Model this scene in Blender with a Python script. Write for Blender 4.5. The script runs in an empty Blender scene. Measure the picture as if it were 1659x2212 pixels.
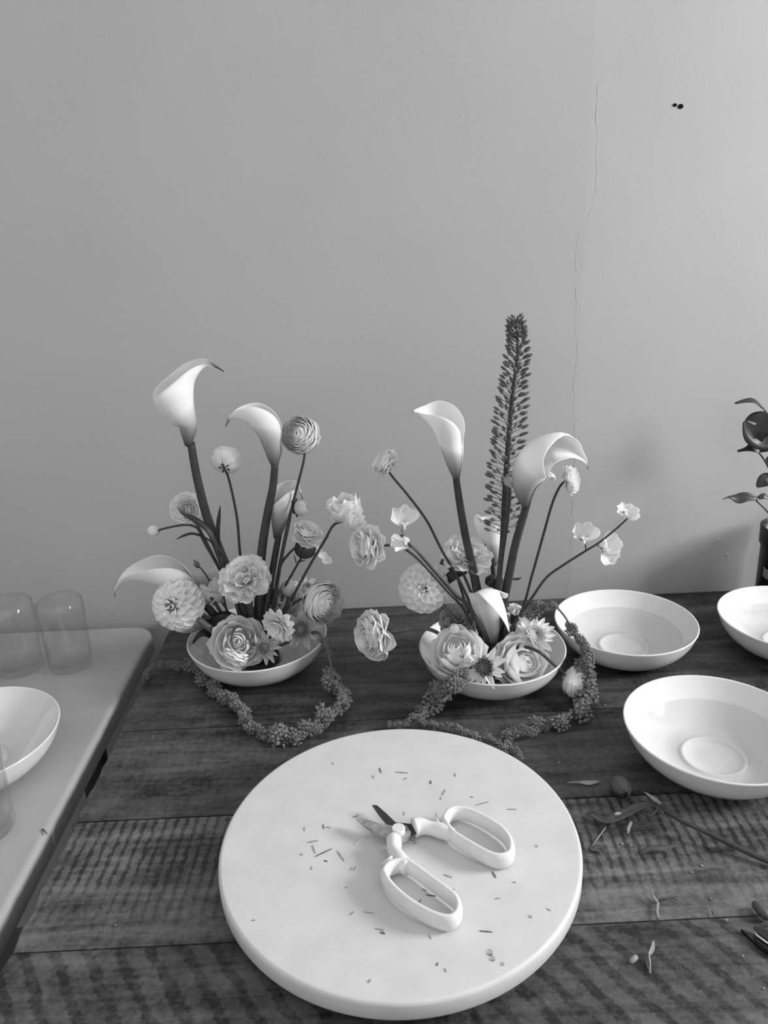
import bpy, math, random
from mathutils import Vector, Matrix

sc = bpy.context.scene
col = sc.collection
PI = math.pi
TZ = 0.75                      # height of the wooden table top above the floor; local z = 0 there

# ------------------------------------------------------------------ camera, light, exposure
F_PX = 1661.0
PITCH, ROLL, YAW, EYE = math.radians(20), math.radians(2.4), math.radians(-0.6), 0.66
Rz = Matrix.Rotation(YAW, 3, 'Z')
_R = Rz @ Vector((1, 0, 0))
_U = Rz @ Vector((0, math.sin(PITCH), math.cos(PITCH)))
_F = Rz @ Vector((0, math.cos(PITCH), -math.sin(PITCH)))
XC = math.cos(ROLL) * _R - math.sin(ROLL) * _U
YC = math.sin(ROLL) * _R + math.cos(ROLL) * _U
ZC = -_F
CAM = Vector((0, 0, TZ + EYE))
cd = bpy.data.cameras.new('camera')
cd.sensor_fit = 'VERTICAL'; cd.sensor_height = 36.0; cd.lens = F_PX * 36.0 / 2212.0
cd.clip_start = 0.02; cd.clip_end = 50
cam = bpy.data.objects.new('camera', cd); col.objects.link(cam)
m = Matrix((XC, YC, ZC)).transposed().to_4x4(); m.translation = CAM
cam.matrix_world = m
sc.camera = cam

W = bpy.data.worlds.new('world'); sc.world = W; W.use_nodes = True
W.node_tree.nodes['Background'].inputs[0].default_value = (1, 1, 1, 1)
W.node_tree.nodes['Background'].inputs[1].default_value = 0.7

WIN = dict(x=2.4, y0=0.12, y1=0.92, z0=1.5, z1=2.35)      # window opening in the right-hand wall
ld = bpy.data.lights.new('window_daylight', 'AREA')
ld.shape = 'RECTANGLE'; ld.size = WIN['y1'] - WIN['y0']; ld.size_y = WIN['z1'] - WIN['z0']; ld.energy = 138.0
lo = bpy.data.objects.new('window_daylight', ld); col.objects.link(lo)
lo.location = (WIN['x'] + 0.22, (WIN['y0'] + WIN['y1']) / 2, (WIN['z0'] + WIN['z1']) / 2)
lo.rotation_euler = (Vector((-1, 0, 0))).to_track_quat('-Z', 'Z').to_euler()

sc.view_settings.view_transform = 'Standard'
sc.view_settings.look = 'None'
sc.view_settings.gamma = 1.0
sc.view_settings.use_curve_mapping = False
sc.view_settings.exposure = 0.20
sc.cycles.use_denoising = True
sc.cycles.transparent_max_bounces = 16
sc.cycles.max_bounces = 8

# ------------------------------------------------------------------ pixel helpers
def ray(x, y):
    return XC * ((x - 829.5) / F_PX) + YC * ((1106 - y) / F_PX) - ZC
def at_z(x, y, z=0.0):
    d = ray(x, y); return CAM + d * ((z - EYE) / d.z)
def at_y(x, y, Y):
    d = ray(x, y); return CAM + d * (Y / d.y)
def mpp(P):
    return (P - CAM).dot(_F) / F_PX
def cdir(a, b, c):
    return (XC * a + YC * b + ZC * c).normalized()

# ------------------------------------------------------------------ mesh helpers
MW = {}
def empty(name, loc):
    o = bpy.data.objects.new(name, None); o.empty_display_size = 0.01
    col.objects.link(o); o.location = loc; MW[o] = Matrix.Translation(loc); return o
def thing(name, label, cat, loc, group=None):
    o = empty(name, Vector(loc)); tag(o, label, cat, group); return o
def tag(o, label, cat, group=None, kind=None):
    if label: o['label'] = label
    if cat: o['category'] = cat
    if group: o['group'] = group
    if kind: o['kind'] = kind
    return o
def mk(name, vf, mat, smooth=True, shade=None):
    me = bpy.data.meshes.new(name)
    me.from_pydata([tuple(v) for v in vf[0]], [], vf[1])
    if smooth:
        me.polygons.foreach_set('use_smooth', [True] * len(me.polygons))
    if mat: me.materials.append(mat)
    if shade is not None:
        a = me.attributes.new('shade', 'FLOAT', 'POINT'); a.data.foreach_set('value', shade)
    me.update(); return me
def inst(name, me, parent, M):
    o = bpy.data.objects.new(name, me); col.objects.link(o)
    if parent is not None:
        o.parent = parent; o.matrix_basis = MW[parent].inverted() @ M
    else:
        o.matrix_basis = M
    MW[o] = M; return o
def wpart(name, vf, mat, parent, smooth=True, shade=None):
    """mesh given in world coordinates"""
    base = MW[parent].translation if parent is not None else Vector(vf[0][0])
    v = [Vector(p) - base for p in vf[0]]
    return inst(name, mk(name, (v, vf[1]), mat, smooth, shade), parent, Matrix.Translation(base))
def join(*vfs):
    V, Fc = [], []
    for v, f in vfs:
        n = len(V); V += list(v); Fc += [tuple(i + n for i in q) for q in f]
    return V, Fc
def crv(pts, n):
    """Catmull-Rom through tuples/vectors, n samples"""
    P = [tuple(p) for p in pts]; k = len(P) - 1; out = []
    for i in range(n):
        t = i * k / (n - 1); j = min(int(t), k - 1); u = t - j
        a, b, c, d = P[max(j - 1, 0)], P[j], P[j + 1], P[min(j + 2, k)]
        out.append(tuple(0.5 * (2 * b[q] + (c[q] - a[q]) * u + (2 * a[q] - 5 * b[q] + 4 * c[q] - d[q]) * u * u
                   + (3 * b[q] - a[q] - 3 * c[q] + d[q]) * u ** 3) for q in range(len(b))))
    return out
def tube(pts, rad, n=8, flat=1.0, closed=False, up=None):
    P = [Vector(p) for p in pts]; k = len(P)
    V, Fc = [], []; prev = None
    for i, p in enumerate(P):
        if closed: t = P[(i + 1) % k] - P[i - 1]
        else: t = P[min(i + 1, k - 1)] - P[max(i - 1, 0)]
        t = t.normalized() if t.length > 1e-9 else Vector((0, 0, 1))
        if up is not None: a = t.cross(up).normalized()
        else:
            a = (prev - t * prev.dot(t)) if prev is not None else t.cross(Vector((0.3, 0.9, 0.25)))
            if a.length < 1e-6: a = t.orthogonal()
            a.normalize()
        prev = a; b = a.cross(t).normalized(); r = rad[i] if hasattr(rad, '__len__') else rad
        for j in range(n):
            q = 2 * PI * j / n
            V.append(p + a * (r * math.cos(q)) + b * (r * flat * math.sin(q)))
    for i in range(k if closed else k - 1):
        for j in range(n):
            i2 = (i + 1) % k
            Fc.append((i * n + j, i * n + (j + 1) % n, i2 * n + (j + 1) % n, i2 * n + j))
    if not closed:
        Fc.append(tuple(range(n))[::-1]); Fc.append(tuple((k - 1) * n + j for j in range(n)))
    return V, Fc
def lathe(prof, n=48, c=(0, 0, 0), close=False):
    c = Vector(c); V, Fc = [], []
    for r, z in prof:
        for j in range(n):
            q = 2 * PI * j / n; V.append(c + Vector((r * math.cos(q), r * math.sin(q), z)))
    k = len(prof)
    for i in range(k if close else k - 1):
        for j in range(n):
            i2 = (i + 1) % k
            Fc.append((i * n + j, i * n + (j + 1) % n, i2 * n + (j + 1) % n, i2 * n + j))
    if not close:
        if prof[0][0] > 1e-6: Fc.append(tuple(range(n))[::-1])
        if prof[-1][0] > 1e-6: Fc.append(tuple((k - 1) * n + j for j in range(n)))
    return V, Fc
def boxv(x0, x1, y0, y1, z0, z1, b=0.0):
    if b <= 0:
        V = [(x, y, z) for z in (z0, z1) for y in (y0, y1) for x in (x0, x1)]
        return V, [(0, 2, 3, 1), (4, 5, 7, 6), (0, 1, 5, 4), (2, 6, 7, 3), (0, 4, 6, 2), (1, 3, 7, 5)]
    V = []
    for z, e in ((z0, 0), (z1 - b, 0), (z1, b)):
        V += [(x0 + e, y0 + e, z), (x1 - e, y0 + e, z), (x1 - e, y1 - e, z), (x0 + e, y1 - e, z)]
    Fc = [(3, 2, 1, 0), (8, 9, 10, 11)]
    for k in (0, 4):
        for j in range(4): Fc.append((k + j, k + (j + 1) % 4, k + 4 + (j + 1) % 4, k + 4 + j))
    return V, Fc
def grid(fn, nu, nv, close_v=False):
    V = [fn(i / nu, j / nv) for i in range(nu + 1) for j in range(nv + 1)]
    Fc = [(i * (nv + 1) + j, i * (nv + 1) + j + 1, (i + 1) * (nv + 1) + j + 1, (i + 1) * (nv + 1) + j) for i in range(nu) for j in range(nv)]
    return V, Fc
def frame(C, ax, roll=0.0, s=1.0, sz=None):
    z = ax.normalized(); x = Vector((0, 0, 1)).cross(z)
    if x.length < 1e-3: x = Vector((1, 0, 0))
    x.normalize(); y = z.cross(x)
    R = Matrix((x, y, z)).transposed().to_4x4() @ Matrix.Rotation(roll, 4, 'Z')
    S = Matrix.Diagonal((s, s, s if sz is None else sz, 1))
    return Matrix.Translation(C) @ R @ S

# ------------------------------------------------------------------ materials (all grey: the photograph is black and white)
def newmat(name):
    M = bpy.data.materials.new(name); M.use_nodes = True
    nt = M.node_tree; nt.nodes.clear(); out = nt.nodes.new('ShaderNodeOutputMaterial'); return M, nt, out
def nd(nt, kind, **kw):
    n = nt.nodes.new(kind)
    for k, v in kw.items():
        if k in n.inputs: n.inputs[k].default_value = v
        else: setattr(n, k, v)
    return n
def g3(v): return (v, v, v, 1)
def plain(name, v, rough=0.5, spec=0.4, var=0.0, scale=60.0, bump=0.0, metal=0.0, coat=0.0):
    M, nt, out = newmat(name)
    p = nd(nt, 'ShaderNodeBsdfPrincipled', Roughness=rough, Metallic=metal)
    p.inputs['Specular IOR Level'].default_value = spec; p.inputs['Coat Weight'].default_value = coat
    p.inputs['Base Color'].default_value = g3(v)
    nt.links.new(p.outputs[0], out.inputs[0])
    if var > 0 or bump > 0:
        tc = nd(nt, 'ShaderNodeTexCoord'); ns = nd(nt, 'ShaderNodeTexNoise', Scale=scale, Detail=5.0)
        nt.links.new(tc.outputs['Object'], ns.inputs['Vector'])
        if var > 0:
            r = nd(nt, 'ShaderNodeMapRange'); r.inputs[1].default_value = 0.3; r.inputs[2].default_value = 0.7
            r.inputs[3].default_value = v * (1 - var); r.inputs[4].default_value = v * (1 + var)
            nt.links.new(ns.outputs[0], r.inputs[0]); nt.links.new(r.outputs[0], p.inputs['Base Color'])
        if bump > 0:
            b = nd(nt, 'ShaderNodeBump', Strength=bump, Distance=0.001)
            nt.links.new(ns.outputs[0], b.inputs['Height']); nt.links.new(b.outputs[0], p.inputs['Normal'])
    return M
def petalmat(name, v, tr=0.3, attr=False):
    M, nt, out = newmat(name)
    p = nd(nt, 'ShaderNodeBsdfPrincipled', Roughness=0.55); p.inputs['Specular IOR Level'].default_value = 0.25
    t = nd(nt, 'ShaderNodeBsdfTranslucent'); mx = nd(nt, 'ShaderNodeMixShader'); mx.inputs[0].default_value = tr
    nt.links.new(p.outputs[0], mx.inputs[1]); nt.links.new(t.outputs[0], mx.inputs[2]); nt.links.new(mx.outputs[0], out.inputs[0])
    if attr:
        a = nd(nt, 'ShaderNodeAttribute', attribute_name='shade')
        nt.links.new(a.outputs['Fac'], p.inputs['Base Color']); nt.links.new(a.outputs['Fac'], t.inputs['Color'])
    else:
        p.inputs['Base Color'].default_value = g3(v); t.inputs['Color'].default_value = g3(v)
    return M
def clear(name, ior, tint=1.0):
    M, nt, out = newmat(name)
    f0 = ((ior - 1) / (ior + 1)) ** 2
    lw = nd(nt, 'ShaderNodeLayerWeight', Blend=0.5)
    pw = nd(nt, 'ShaderNodeMath', operation='POWER'); pw.inputs[1].default_value = 5.0
    nt.links.new(lw.outputs['Facing'], pw.inputs[0])
    ma = nd(nt, 'ShaderNodeMath', operation='MULTIPLY_ADD'); ma.inputs[1].default_value = 1 - f0; ma.inputs[2].default_value = f0
    nt.links.new(pw.outputs[0], ma.inputs[0])
    t = nd(nt, 'ShaderNodeBsdfTransparent', Color=g3(tint))
    g = nd(nt, 'ShaderNodeBsdfGlossy', Roughness=0.02); mx = nd(nt, 'ShaderNodeMixShader')
    nt.links.new(ma.outputs[0], mx.inputs[0]); nt.links.new(t.outputs[0], mx.inputs[1])
    nt.links.new(g.outputs[0], mx.inputs[2]); nt.links.new(mx.outputs[0], out.inputs[0])
    return M

PETAL = petalmat('white_petal', 0.95, 0.26)
PETAL_SOFT = petalmat('soft_white_petal', 0.90, 0.26)
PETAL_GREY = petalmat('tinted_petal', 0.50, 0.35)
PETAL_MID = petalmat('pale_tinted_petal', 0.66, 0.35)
CALLA = petalmat('calla_spathe', 0.85, 0.30, attr=True)
STEM = plain('stem_green', 0.045, 0.42, 0.4, 0.25, 90)
STEM_L = plain('stem_pale_green', 0.11, 0.42, 0.4, 0.2, 90)
LEAF = plain('leaf_green', 0.028, 0.38, 0.5, 0.3, 60)
SEPAL = plain('sepal_green', 0.05, 0.45, 0.4, 0.25, 120)
BUDM = plain('bud_green', 0.16, 0.5, 0.3, 0.25, 150)
FLORET = plain('foxtail_floret', 0.12, 0.5, 0.3, 0.3, 200)
FLORET_O = petalmat('foxtail_open_floret', 0.45, 0.3)
AMAR = plain('amaranth_bloom', 0.21, 0.85, 0.1, 0.45, 260, 0.4)
CERAM = plain('glazed_ceramic', 0.70, 0.08, 0.6)
CERAM_RIM = CERAM
WATER = clear('water', 1.33, 0.94)
VWATER = clear('vase_water', 1.33, 0.992)
GLASS = clear('vase_glass', 1.5, 0.995)
FROG = plain('flower_frog_metal', 0.05, 0.5, 0.4, metal=0.3)
BOARD = plain('pale_board', 0.62, 0.42, 0.4, 0.05, 30, 0.05)
MARBLE = plain('pale_stone', 0.36, 0.22, 0.5, 0.10, 7)
PLASTIC = plain('white_plastic', 0.74, 0.38, 0.4, 0.05, 50)
STEEL = plain('worn_steel', 0.42, 0.4, 0.5, 0.35, 120, metal=0.55)
STEEL_D = plain('dark_blade', 0.03, 0.3, 0.5)
POT = plain('black_pot', 0.008, 0.35, 0.4)
SOIL = plain('potting_soil', 0.02, 0.95, 0.1, 0.5, 200, 0.8)
BLACK = plain('black_gloss', 0.01, 0.12, 0.6)
CHIP = plain('clipping', 0.30, 0.7, 0.2, 0.3, 300)
CHIP_D = plain('dark_clipping', 0.12, 0.7, 0.2, 0.3, 300)
PLASTER = plain('plaster', 0.55, 0.8, 0.2)
HOLE = plain('hole_dark', 0.004, 0.9, 0.1)
FLOORM = plain('floor_boards', 0.20, 0.5, 0.4, 0.2, 5)
WHITEP = plain('white_paint', 0.7, 0.6, 0.3)

def wallmat():
    M, nt, out = newmat('painted_wall')
    p = nd(nt, 'ShaderNodeBsdfPrincipled', Roughness=0.7); p.inputs['Specular IOR Level'].default_value = 0.25
    tc = nd(nt, 'ShaderNodeTexCoord'); sx = nd(nt, 'ShaderNodeSeparateXYZ'); nt.links.new(tc.outputs['Object'], sx.inputs[0])
    n1 = nd(nt, 'ShaderNodeTexNoise', Scale=3.0, Detail=4.0); nt.links.new(tc.outputs['Object'], n1.inputs[0])
    n2 = nd(nt, 'ShaderNodeTexNoise', Scale=160.0, Detail=4.0); nt.links.new(tc.outputs['Object'], n2.inputs[0])
    # a strip of slightly lighter paint right of the old plaster seam
    gt = nd(nt, 'ShaderNodeMath', operation='GREATER_THAN'); gt.inputs[1].default_value = SEAM_X
    nt.links.new(sx.outputs[0], gt.inputs[0])
    r = nd(nt, 'ShaderNodeMapRange'); r.inputs[1].default_value = 0.3; r.inputs[2].default_value = 0.7; r.inputs[3].default_value = 0.40; r.inputs[4].default_value = 0.43
    nt.links.new(n1.outputs[0], r.inputs[0])
    ad = nd(nt, 'ShaderNodeMath', operation='MULTIPLY_ADD'); ad.inputs[1].default_value = 0.015
    nt.links.new(gt.outputs[0], ad.inputs[0]); nt.links.new(r.outputs[0], ad.inputs[2])
    nt.links.new(ad.outputs[0], p.inputs['Base Color'])
    b = nd(nt, 'ShaderNodeBump', Strength=0.08, Distance=0.002); nt.links.new(n2.outputs[0], b.inputs['Height'])
    b2 = nd(nt, 'ShaderNodeBump', Strength=0.10, Distance=0.02); nt.links.new(n1.outputs[0], b2.inputs['Height'])
    nt.links.new(b.outputs[0], b2.inputs['Normal']); nt.links.new(b2.outputs[0], p.inputs['Normal'])
    nt.links.new(p.outputs[0], out.inputs[0]); return M

def woodmat(name, lo_v, hi_v, stripe, angle, period, seed, fade=False):
    """old rough-sawn plank: long grain, blotches, and the marks of the saw across the board"""
    M, nt, out = newmat(name)
    p = nd(nt, 'ShaderNodeBsdfPrincipled', Roughness=0.5); p.inputs['Specular IOR Level'].default_value = 0.35
    tc = nd(nt, 'ShaderNodeTexCoord')
    mp = nd(nt, 'ShaderNodeMapping'); mp.inputs['Location'].default_value = (seed * 3.1, seed * 1.7, 0); mp.inputs['Scale'].default_value = (3.0, 46, 8)
    nt.links.new(tc.outputs['Object'], mp.inputs[0])
    gr = nd(nt, 'ShaderNodeTexNoise', Scale=1.0, Detail=7.0, Roughness=0.6, Distortion=0.6); nt.links.new(mp.outputs[0], gr.inputs[0])
    mp2 = nd(nt, 'ShaderNodeMapping'); mp2.inputs['Location'].default_value = (seed * 5.3, seed * 2.9, 0); mp2.inputs['Scale'].default_value = (9, 17, 8)
    nt.links.new(tc.outputs['Object'], mp2.inputs[0])
    bl = nd(nt, 'ShaderNodeTexNoise', Scale=1.0, Detail=6.0, Roughness=0.62); nt.links.new(mp2.outputs[0], bl.inputs[0])
    mp3 = nd(nt, 'ShaderNodeMapping'); mp3.inputs['Rotation'].default_value = (0, 0, angle); mp3.inputs['Location'].default_value = (seed, 0, 0)
    nt.links.new(tc.outputs['Object'], mp3.inputs[0])
    wv = nd(nt, 'ShaderNodeTexWave', wave_type='BANDS', bands_direction='X', Scale=0.314 / period, Distortion=1.7, Detail=5.0)
    wv.inputs['Detail Scale'].default_value = 2.6; nt.links.new(mp3.outputs[0], wv.inputs[0])
    mask = nd(nt, 'ShaderNodeMapRange'); mask.inputs[1].default_value = 0.34; mask.inputs[2].default_value = 0.50
    mask.inputs[3].default_value = 0.0; mask.inputs[4].default_value = stripe; nt.links.new(bl.outputs[0], mask.inputs[0])
    if fade:      # the saw marks are planed away towards one edge of this board
        sy = nd(nt, 'ShaderNodeSeparateXYZ'); nt.links.new(tc.outputs['Object'], sy.inputs[0])
        fd = nd(nt, 'ShaderNodeMapRange'); fd.inputs[1].default_value = -0.105; fd.inputs[2].default_value = -0.025; fd.inputs[3].default_value = 0.12
        nt.links.new(sy.outputs[1], fd.inputs[0]); fm = nd(nt, 'ShaderNodeMath', operation='MULTIPLY')
        nt.links.new(mask.outputs[0], fm.inputs[0]); nt.links.new(fd.outputs[0], fm.inputs[1]); mask = fm
    # long grain and blotches, darkened in the saw marks
    a1 = nd(nt, 'ShaderNodeMath', operation='MULTIPLY'); a1.inputs[1].default_value = 0.5; nt.links.new(gr.outputs[0], a1.inputs[0])
    a2 = nd(nt, 'ShaderNodeMath', operation='MULTIPLY_ADD'); a2.inputs[1].default_value = 0.5
    nt.links.new(bl.outputs[0], a2.inputs[0]); nt.links.new(a1.outputs[0], a2.inputs[2])
    fine = nd(nt, 'ShaderNodeTexNoise', Scale=140.0, Detail=5.0, Roughness=0.7); nt.links.new(tc.outputs['Object'], fine.inputs[0])
    pwv = nd(nt, 'ShaderNodeMath', operation='MULTIPLY_ADD'); pwv.inputs[1].default_value = 0.9; pwv.inputs[2].default_value = -0.32
    nt.links.new(fine.outputs[0], pwv.inputs[0])
    wsum = nd(nt, 'ShaderNodeMath', operation='ADD'); nt.links.new(wv.outputs['Fac'], wsum.inputs[0]); nt.links.new(pwv.outputs[0], wsum.inputs[1])
    inv = nd(nt, 'ShaderNodeMapRange'); inv.inputs[1].default_value = 0.30; inv.inputs[2].default_value = 0.62; inv.inputs[3].default_value = 1.0; inv.inputs[4].default_value = 0.0
    nt.links.new(wsum.outputs[0], inv.inputs[0])
    sm = nd(nt, 'ShaderNodeMath', operation='MULTIPLY'); nt.links.new(inv.outputs[0], sm.inputs[0]); nt.links.new(mask.outputs[0], sm.inputs[1])
    smm = nd(nt, 'ShaderNodeMath', operation='MULTIPLY'); smm.inputs[1].default_value = 0.125; nt.links.new(sm.outputs[0], smm.inputs[0])
    tot0 = nd(nt, 'ShaderNodeMath', operation='SUBTRACT'); nt.links.new(a2.outputs[0], tot0.inputs[0]); nt.links.new(smm.outputs[0], tot0.inputs[1])
    mott = nd(nt, 'ShaderNodeTexNoise', Scale=42.0, Detail=6.0, Roughness=0.65); nt.links.new(tc.outputs['Object'], mott.inputs[0])
    ta = nd(nt, 'ShaderNodeMath', operation='MULTIPLY_ADD'); ta.inputs[1].default_value = 0.22
    nt.links.new(mott.outputs[0], ta.inputs[0]); nt.links.new(tot0.outputs[0], ta.inputs[2])
    tot = nd(nt, 'ShaderNodeMath', operation='MULTIPLY_ADD'); tot.inputs[1].default_value = 0.30
    nt.links.new(fine.outputs[0], tot.inputs[0]); nt.links.new(ta.outputs[0], tot.inputs[2])
    r = nd(nt, 'ShaderNodeMapRange'); r.inputs[1].default_value = 0.62; r.inputs[2].default_value = 0.90; r.inputs[3].default_value = lo_v; r.inputs[4].default_value = hi_v
    nt.links.new(tot.outputs[0], r.inputs[0]); nt.links.new(r.outputs[0], p.inputs['Base Color'])
    rr = nd(nt, 'ShaderNodeMapRange'); rr.inputs[3].default_value = 0.36; rr.inputs[4].default_value = 0.62
    nt.links.new(bl.outputs[0], rr.inputs[0]); nt.links.new(rr.outputs[0], p.inputs['Roughness'])
    b = nd(nt, 'ShaderNodeBump', Strength=0.8, Distance=0.0022); nt.links.new(tot.outputs[0], b.inputs['Height']); nt.links.new(b.outputs[0], p.inputs['Normal'])
    nt.links.new(p.outputs[0], out.inputs[0]); return M

# ------------------------------------------------------------------ room
WALL_Y = 1.302
SEAM_X = at_y(1240, 1000, WALL_Y).x - 0.0
WALL = wallmat()
def struct(name, vf, mat, parent=None, smooth=False):
    o = inst(name, mk(name, vf, mat, smooth), parent, Matrix.Identity(4))
    if parent is None: o['kind'] = 'structure'
    return o
floor = struct('floor', boxv(-2.6, 2.4, -2.6, WALL_Y, -0.05, 0.0), FLOORM)
wall_back = struct('wall_back', boxv(-2.7, 2.60, WALL_Y, WALL_Y + 0.12, 0.0, 3.6), WALL)
struct('wall_left', boxv(-2.7, -2.6, -2.6, WALL_Y, 0.0, 3.6), WHITEP)
y0, y1, z0, z1, wx = WIN['y0'], WIN['y1'], WIN['z0'], WIN['z1'], WIN['x']
struct('wall_right', join(boxv(wx, wx + 0.2, -2.6, y0, 0, 3.6), boxv(wx, wx + 0.2, y1, WALL_Y, 0, 3.6),
                          boxv(wx, wx + 0.2, y0, y1, 0, z0), boxv(wx, wx + 0.2, y0, y1, z1, 3.6)), WHITEP)
win = empty('window_1', Vector((wx + 0.1, y0, z0))); win['kind'] = 'structure'
for a in ((y0, y1, z0, z0 + .05), (y0, y1, z1 - .05, z1), (y0, y0 + .05, z0 + .05, z1 - .05), (y1 - .05, y1, z0 + .05, z1 - .05)):
    struct('window_frame', boxv(wx + .08, wx + .13, *a), WHITEP, win)
ym, zm = (y0 + y1) / 2, (z0 + z1) / 2
struct('glazing_bar', boxv(wx + .085, wx + .125, ym - .02, ym + .02, z0 + .05, z1 - .05), WHITEP, win)
struct('glazing_bar', boxv(wx + .085, wx + .125, y0 + .05, ym - .02, zm - .02, zm + .02), WHITEP, win)
struct('glazing_bar', boxv(wx + .085, wx + .125, ym + .02, y1 - .05, zm - .02, zm + .02), WHITEP, win)
for ya, yb in ((y0 + .05, ym - .02), (ym + .02, y1 - .05)):
    for za, zb in ((z0 + .05, zm - .02), (zm + .02, z1 - .05)):
        struct('pane', boxv(wx + .102, wx + .106, ya, yb, za, zb), clear('window_pane', 1.45, 0.98), win)
# marks on the wall: old seam of plaster, two screw holes, a few specks
seam = [(1290, 150), (1290, 250), (1288, 390), (1283, 425), (1268, 480), (1250, 508), (1244, 560), (1246, 640), (1243, 700), (1246, 760),
        (1238, 830), (1240, 900), (1243, 960), (1239, 1040), (1237, 1120), (1233, 1190), (1232, 1262)]
rnd = random.Random(3)
sp = [at_y(x + rnd.uniform(-2, 2), y, WALL_Y + 0.0004) for x, y in crv(seam, 90)]
wpart('plaster_seam', tube(sp, [rnd.uniform(0.0004, 0.0010) for _ in sp], 6), WALL, wall_back)
for x, y, r in ((1457.5, 227, .0024), (1470, 230, .0034)):
    c = at_y(x, y, WALL_Y)
    wpart('screw_hole', ([c + Vector((math.cos(a) * r * 1.25, -0.0004 - d, math.sin(a) * r)) for d, k in ((0, 1), (.0004, .9)) for a in [i * PI / 8 for i in range(16)]],
          [tuple(range(16)), tuple(range(16, 32))[::-1]] + [(i, (i + 1) % 16, 16 + (i + 1) % 16, 16 + i) for i in range(16)]), HOLE, wall_back, False)
for x, y in ((994, 252), (996, 269), (1197, 104), (915, 112), (855, 620)):
    c = at_y(x, y, WALL_Y)
    wpart('speck', lathe([(0, -.0004), (.0011, 0), (0, .0004)], 8, c), CHIP, wall_back)
for x, y in ((1571, 1198), (1552, 1166)):
    c = at_y(x, y, WALL_Y)
    wpart('plaster_chip', lathe([(0, -.004), (.0028, 0), (0, .004)], 8, c), PLASTER, wall_back)

# ------------------------------------------------------------------ wooden table
tbl = thing('wooden_table', 'dark old wooden table of wide rough-sawn planks against the wall', 'table', (0.5, 0.7, 0))
TX0, TX1 = -0.384, 1.55
rows = [(-0.14, 0.040, 0.018, .13, .3, -0.5, .02), (0.040, 0.220, 0.018, .13, .4, -0.5, .02), (0.220, 0.400, 0.016, .14, .6, -0.55, .028),
        (0.400, 0.580, 0.018, .14, .75, -0.60, .026), (0.580, 0.761, 0.026, .19, .95, 0.03, .0125), (0.761, 0.942, 0.011, .112, .12, 0.0, .012),
        (0.942, 1.122, 0.009, .100, .08, 0.0, .012), (1.122, 1.298, 0.009, .090, .08, 0.0, .012)]
rnd = random.Random(11)
for i, (ya, yb, lv, hv, stp, ang, per) in enumerate(rows):
    me_m = woodmat('plank_wood_%d' % i, lv, hv, stp, ang, per, i + 1.3, i == 4)
    dz = rnd.uniform(-0.0008, 0)
    # left end slightly ragged
    ns = 14; V = []; Fc = []
    for k in range(ns + 1):
        yy = ya + 0.0009 + (yb - ya - 0.0018) * k / ns
        e = TX0 + rnd.uniform(-0.0016, 0.0016) - (0.003 if rnd.random() < 0.12 else 0)
        lip = 0.0012 if k in (0, ns) else 0
        V += [(e, yy, TZ - 0.035), (e, yy, TZ - 0.0025 + dz), (e + 0.0025, yy, TZ + dz - lip), (TX1, yy, TZ + dz - lip), (TX1, yy, TZ - 0.035)]
    for k in range(ns):
        for j in range(4): Fc.append((k * 5 + j, k * 5 + j + 1, k * 5 + j + 6, k * 5 + j + 5))
        Fc.append((k * 5 + 4, k * 5, k * 5 + 5, k * 5 + 9))
    Fc += [(0, 4, 3, 2, 1), tuple(ns * 5 + j for j in range(5))]
    wpart('plank', (V, Fc), me_m, tbl, False)
LEGM = plain('dark_leg_wood', 0.05, 0.6, 0.3, 0.3, 20)
for a in ((-.33, 1.5, 1.22, 1.25), (-.33, 1.5, -.09, -.06)):
    wpart('apron', boxv(*a, TZ - .125, TZ - .0355), LEGM, tbl, False)
for x in (-.33, 1.43):
    for y in (-.06, 1.15):
        wpart('leg', boxv(x, x + .07, y, y + .07, 0, TZ - .0355), LEGM, tbl, False)

# ------------------------------------------------------------------ pale table at the side
side = thing('pale_table', 'pale stone-topped table with rounded corner beside the wooden table', 'table', (-0.9, 0.6, 0))
def slab(x0, x1, y0, y1, z0, z1, rc, rb):
    V, Fc = [], []; ring = []
    for cx, cy, a0 in ((x1 - rc, y1 - rc, 0), (x0 + rc, y1 - rc, PI / 2), (x0 + rc, y0 + rc, PI), (x1 - rc, y0 + rc, 1.5 * PI)):
        for k in range(11): ring.append((cx, cy, a0 + k * PI / 20))
    prof = [(rc - rb * .6, z0)] + [(rc - rb * .6 + rb * .6 * math.sin(a), z0 + rb * .6 * (1 - math.cos(a))) for a in (PI / 4, PI / 2)] + \
           [(rc - rb + rb * math.cos(a), z1 - rb + rb * math.sin(a)) for a in [k * PI / 16 for k in range(9)]] + [(rc - rb - .002, z1), (rc - rb - .010, z1)]
    n = len(ring)
    for r, z in prof:
        for cx, cy, a in ring: V.append((cx + r * math.cos(a), cy + r * math.sin(a), z))
    for i in range(len(prof) - 1):
        for j in range(n): Fc.append((i * n + j, i * n + (j + 1) % n, (i + 1) * n + (j + 1) % n, (i + 1) * n + j))
    Fc.append(tuple(range(n))[::-1]); Fc.append(tuple((len(prof) - 1) * n + j for j in range(n)))
    return V, Fc
SZ = -0.006
top = wpart('table_top', slab(-1.55, -0.4150, -0.05, 1.277, TZ + SZ - 0.038, TZ + SZ, 0.045, 0.009), MARBLE, side)
for x in (-1.45, -.52):
    for y in (.05, 1.14):
        wpart('leg', lathe([(.018, 0), (.026, TZ + SZ - .038)], 16, (x, y, 0)), LEGM, side)

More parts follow.
